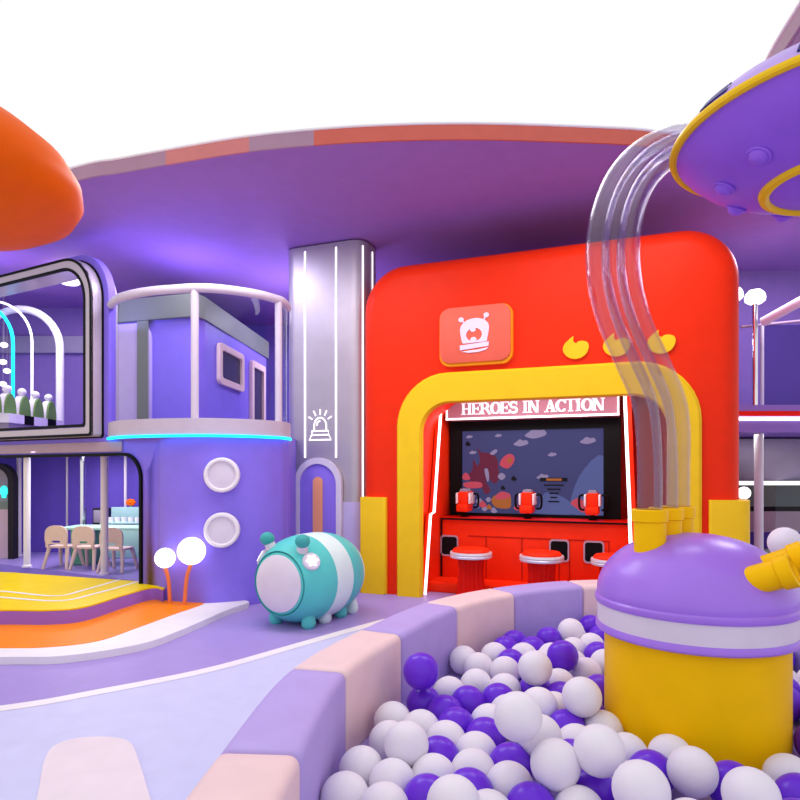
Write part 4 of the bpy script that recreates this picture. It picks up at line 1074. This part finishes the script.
def build_balls():
    import numpy as np
    rng = np.random.RandomState(5)
    P = []; C = []
    for (px, py, r, c, l) in BALLS:
        Y = BR * FPX / r
        lo = FPX * (CZ - 0.50) / (py - HZ); hi = FPX * (CZ - BR) / (py - HZ)
        Y = min(max(Y, lo), hi)
        p = at(px, py, Y); P.append([p.x, p.y, p.z]); C.append(c)
    P = np.array(P); P0 = P.copy(); n0 = len(P)
    wallc = np.array([[p.x, p.y] for p in oc]); tan = np.gradient(wallc, axis=0); tan /= np.linalg.norm(tan, axis=1)[:, None]
    inner = wallc + np.stack([tan[:, 1], -tan[:, 0]], 1) * 0.312; nin = np.stack([tan[:, 1], -tan[:, 0]], 1)
    def constrain(Q):
        for i in range(len(Q)):
            d = Q[i, :2] - inner; k = np.argmin((d ** 2).sum(1)); s = d[k] @ nin[k]
            if s < BR: Q[i, :2] += nin[k] * (BR - s)
            v = Q[i, :2] - np.array([TC.x, TC.y]); dd = np.linalg.norm(v)
            if dd < TR + BR and Q[i, 2] < 0.62 + BR: Q[i, :2] += v / dd * (TR + BR - dd)
        Q[:, 2] = np.maximum(Q[:, 2], BR)
    def relax(Q, Q0, it, pull, mov):
        for _ in range(it):
            D = Q[:, None] - Q[None]; d = np.linalg.norm(D, axis=2) + np.eye(len(Q)) * 9
            ov = np.clip(2 * BR * 0.92 - d, 0, None)
            push = (D / np.maximum(d, 1e-6)[:, :, None] * (ov * 0.35)[:, :, None]).sum(1)
            Q += np.clip(push, -0.04, 0.04) * mov[:, None]
            Q += (Q0 - Q) * pull
            constrain(Q)
    relax(P, P0, 200, 0.05, np.ones(n0))
    relax(P, P0, 25, 0.01, np.ones(n0))
    # filler balls under and between the ones on show
    F = []
    for lay, z in ((0, BR), (1, 0.275)):
        for iy in range(0, 22):
            for ix in range(0, 30):
                x = -0.35 + ix * 0.212 + (0.106 if iy % 2 else 0) + lay * 0.1; y = 2.05 + iy * 0.184 + lay * 0.06
                if y > 5.75 or x > 3.05: continue
                q = np.array([x, y, z]); 
                d = q[:2] - inner; k = np.argmin((d ** 2).sum(1))
                if d[k] @ nin[k] < BR: continue
                if np.hypot(x - TC.x, y - TC.y) < TR + BR: continue
                if x > 1.75 and y > 3.6 and (lay == 1 or math.hypot(x - 2.73, y - 4.35) < 0.16): continue
                if HZ + FPX * (CZ - z) / y - FPX * BR / y > 806: continue
                A = np.array(list(P) + F)
                if np.linalg.norm(A - q, axis=1).min() < 2 * BR * 0.86: continue
                if lay == 1:
                    px, py = 400 + FPX * x / y, HZ + FPX * (CZ - z) / y
                    hcov = P[(np.hypot(P[:, 0] - x, P[:, 1] - y) < 0.17) & (P[:, 2] > z + 0.08)]
                    if len(hcov) == 0: continue
                if y < 2.25 and lay == 1: continue
                F.append(q)
    F = np.array(F)
    A = np.concatenate([P, F]); mov = np.concatenate([np.full(n0, 0.25), np.ones(len(F))])
    relax(A, A.copy(), 80, 0.0, mov)
    A[:, 2] = np.maximum(A[:, 2], BR)
    me = {}
    for c in 'WP':
        bm = bmesh.new(); bmesh.ops.create_icosphere(bm, subdivisions=4, radius=BR)
        for f in bm.faces: f.smooth = True
        m_ = bpy.data.meshes.new('pit_ball'); bm.to_mesh(m_); bm.free(); m_.materials.append(M['ball_white' if c == 'W' else 'ball_purple']); me[c] = m_
    for i in range(len(A)):
        c = C[i] if i < n0 else ('P' if rng.rand() < 0.42 else 'W')
        o = bpy.data.objects.new('pit_ball', me[c]); COL.objects.link(o); o.location = A[i]
        nm = 'white' if c == 'W' else 'purple'
        tag(o, f'{nm} pit ball, ' + BALLS[i][4] if i < n0 else (f'{nm} pit ball on the pit floor behind the yellow tank' if A[i][0] > 1.75 and A[i][1] > 3.5 else f'{nm} pit ball lying deep in the pit under its neighbours'), 'ball', 'balls in the pit')
build_balls()

# ------------------------------------------------------------------ LIGHT
w = bpy.data.worlds.new('sky'); sc.world = w; w.use_nodes = True
w.node_tree.nodes['Background'].inputs[0].default_value = (1, 1, 1, 1); w.node_tree.nodes['Background'].inputs[1].default_value = 1.0
def area(name, loc, size, power, col=(1, 1, 1), rot=(0, 0, 0), sy=None):
    l = bpy.data.lights.new(name, 'AREA'); l.energy = power; l.color = col; l.shape = 'RECTANGLE'; l.size = size; l.size_y = sy or size
    o = bpy.data.objects.new(name, l); COL.objects.link(o); o.location = loc; o.rotation_euler = rot; return o
def point(name, loc, power, col=(1, 1, 1), r=0.15):
    l = bpy.data.lights.new(name, 'POINT'); l.energy = power; l.color = col; l.shadow_soft_size = r
    o = bpy.data.objects.new(name, l); COL.objects.link(o); o.location = loc; return o
area('play_fill', (-1.6, 5.9, 4.4), 2.4, 62, (1, 0.97, 1), sy=0.9)  # added fill over the play floor, no fixture modelled
area('arcade_fill', (1.6, 5.3, 4.4), 2.4, 50, (1, 0.97, 1), sy=0.7)  # added fill in front of the booth, not a real fixture
area('ceiling_lamp_upper_room', (-5.2, 9.2, 4.4), 1.4, 75, (1, 0.95, 1))
area('lower_room_fill', (-4.2, 8.6, 1.74), 1.2, 36, (1, 0.95, 1))  # unseen fill added to brighten the lower room
area('balcony_fill', (-2.5, 7.4, 4.42), 0.7, 42, (0.8, 0.78, 1.0))  # added bluish fill for the balcony and its wall
area('balcony_glow_fill', (-2.9, 8.6, 3.76), 0.7, 14, (0.35, 0.3, 1.0), (PI, 0, 0))  # unseen upward fill added for the blue ceiling glow
area('balcony_glow_fill', (-3.6, 7.75, 3.3), 0.3, 7, (0.3, 0.3, 1.0), (PI, 0, 0))  # second added upward fill, hangs free with no fixture
area('passage_fill', (-0.8, 10.8, 4.2), 1.0, 110, (0.8, 0.78, 1.0))  # fill added to lift the dark passage behind the balcony
area('passage_fill_up', (-1.6, 9.6, 3.2), 0.6, 30, (0.65, 0.6, 1.0), (PI, 0, 0))  # added upward fill brightening the ceiling past the cornice
area('niche_fill', FA(1.95, 0.35, 2.38), 2.2, 26, (1, 0.95, 0.92), (R(25), 0, F_ANG), sy=0.3)  # extra fill added inside the niche, besides its light strips
area('mezzanine_fill', (4.9, 7.4, 4.4), 1.0, 60, (0.85, 0.8, 1))  # added overhead fill for the mezzanine, no lamp there
area('under_mezzanine_fill', (4.9, 8.2, 1.96), 1.2, 14, sy=0.4)  # unseen fill added to light the wall below the deck

# ------------------------------------------------------------------ CAMERA
cam = bpy.data.cameras.new('camera'); co = bpy.data.objects.new('camera', cam); COL.objects.link(co)
co.location = (0, 0, CZ); co.rotation_euler = (R(90), 0, 0)
cam.sensor_fit = 'HORIZONTAL'; cam.sensor_width = 36; cam.lens = 36 * FPX / 800; cam.shift_y = (HZ - 400) / 800; cam.clip_start = 0.05
sc.camera = co
vs = sc.view_settings; vs.view_transform = 'Standard'; vs.look = 'None'; vs.gamma = 1; vs.use_curve_mapping = False; vs.exposure = 0.0
sc.cycles.max_bounces = 24; sc.cycles.transmission_bounces = 24; sc.cycles.transparent_max_bounces = 16
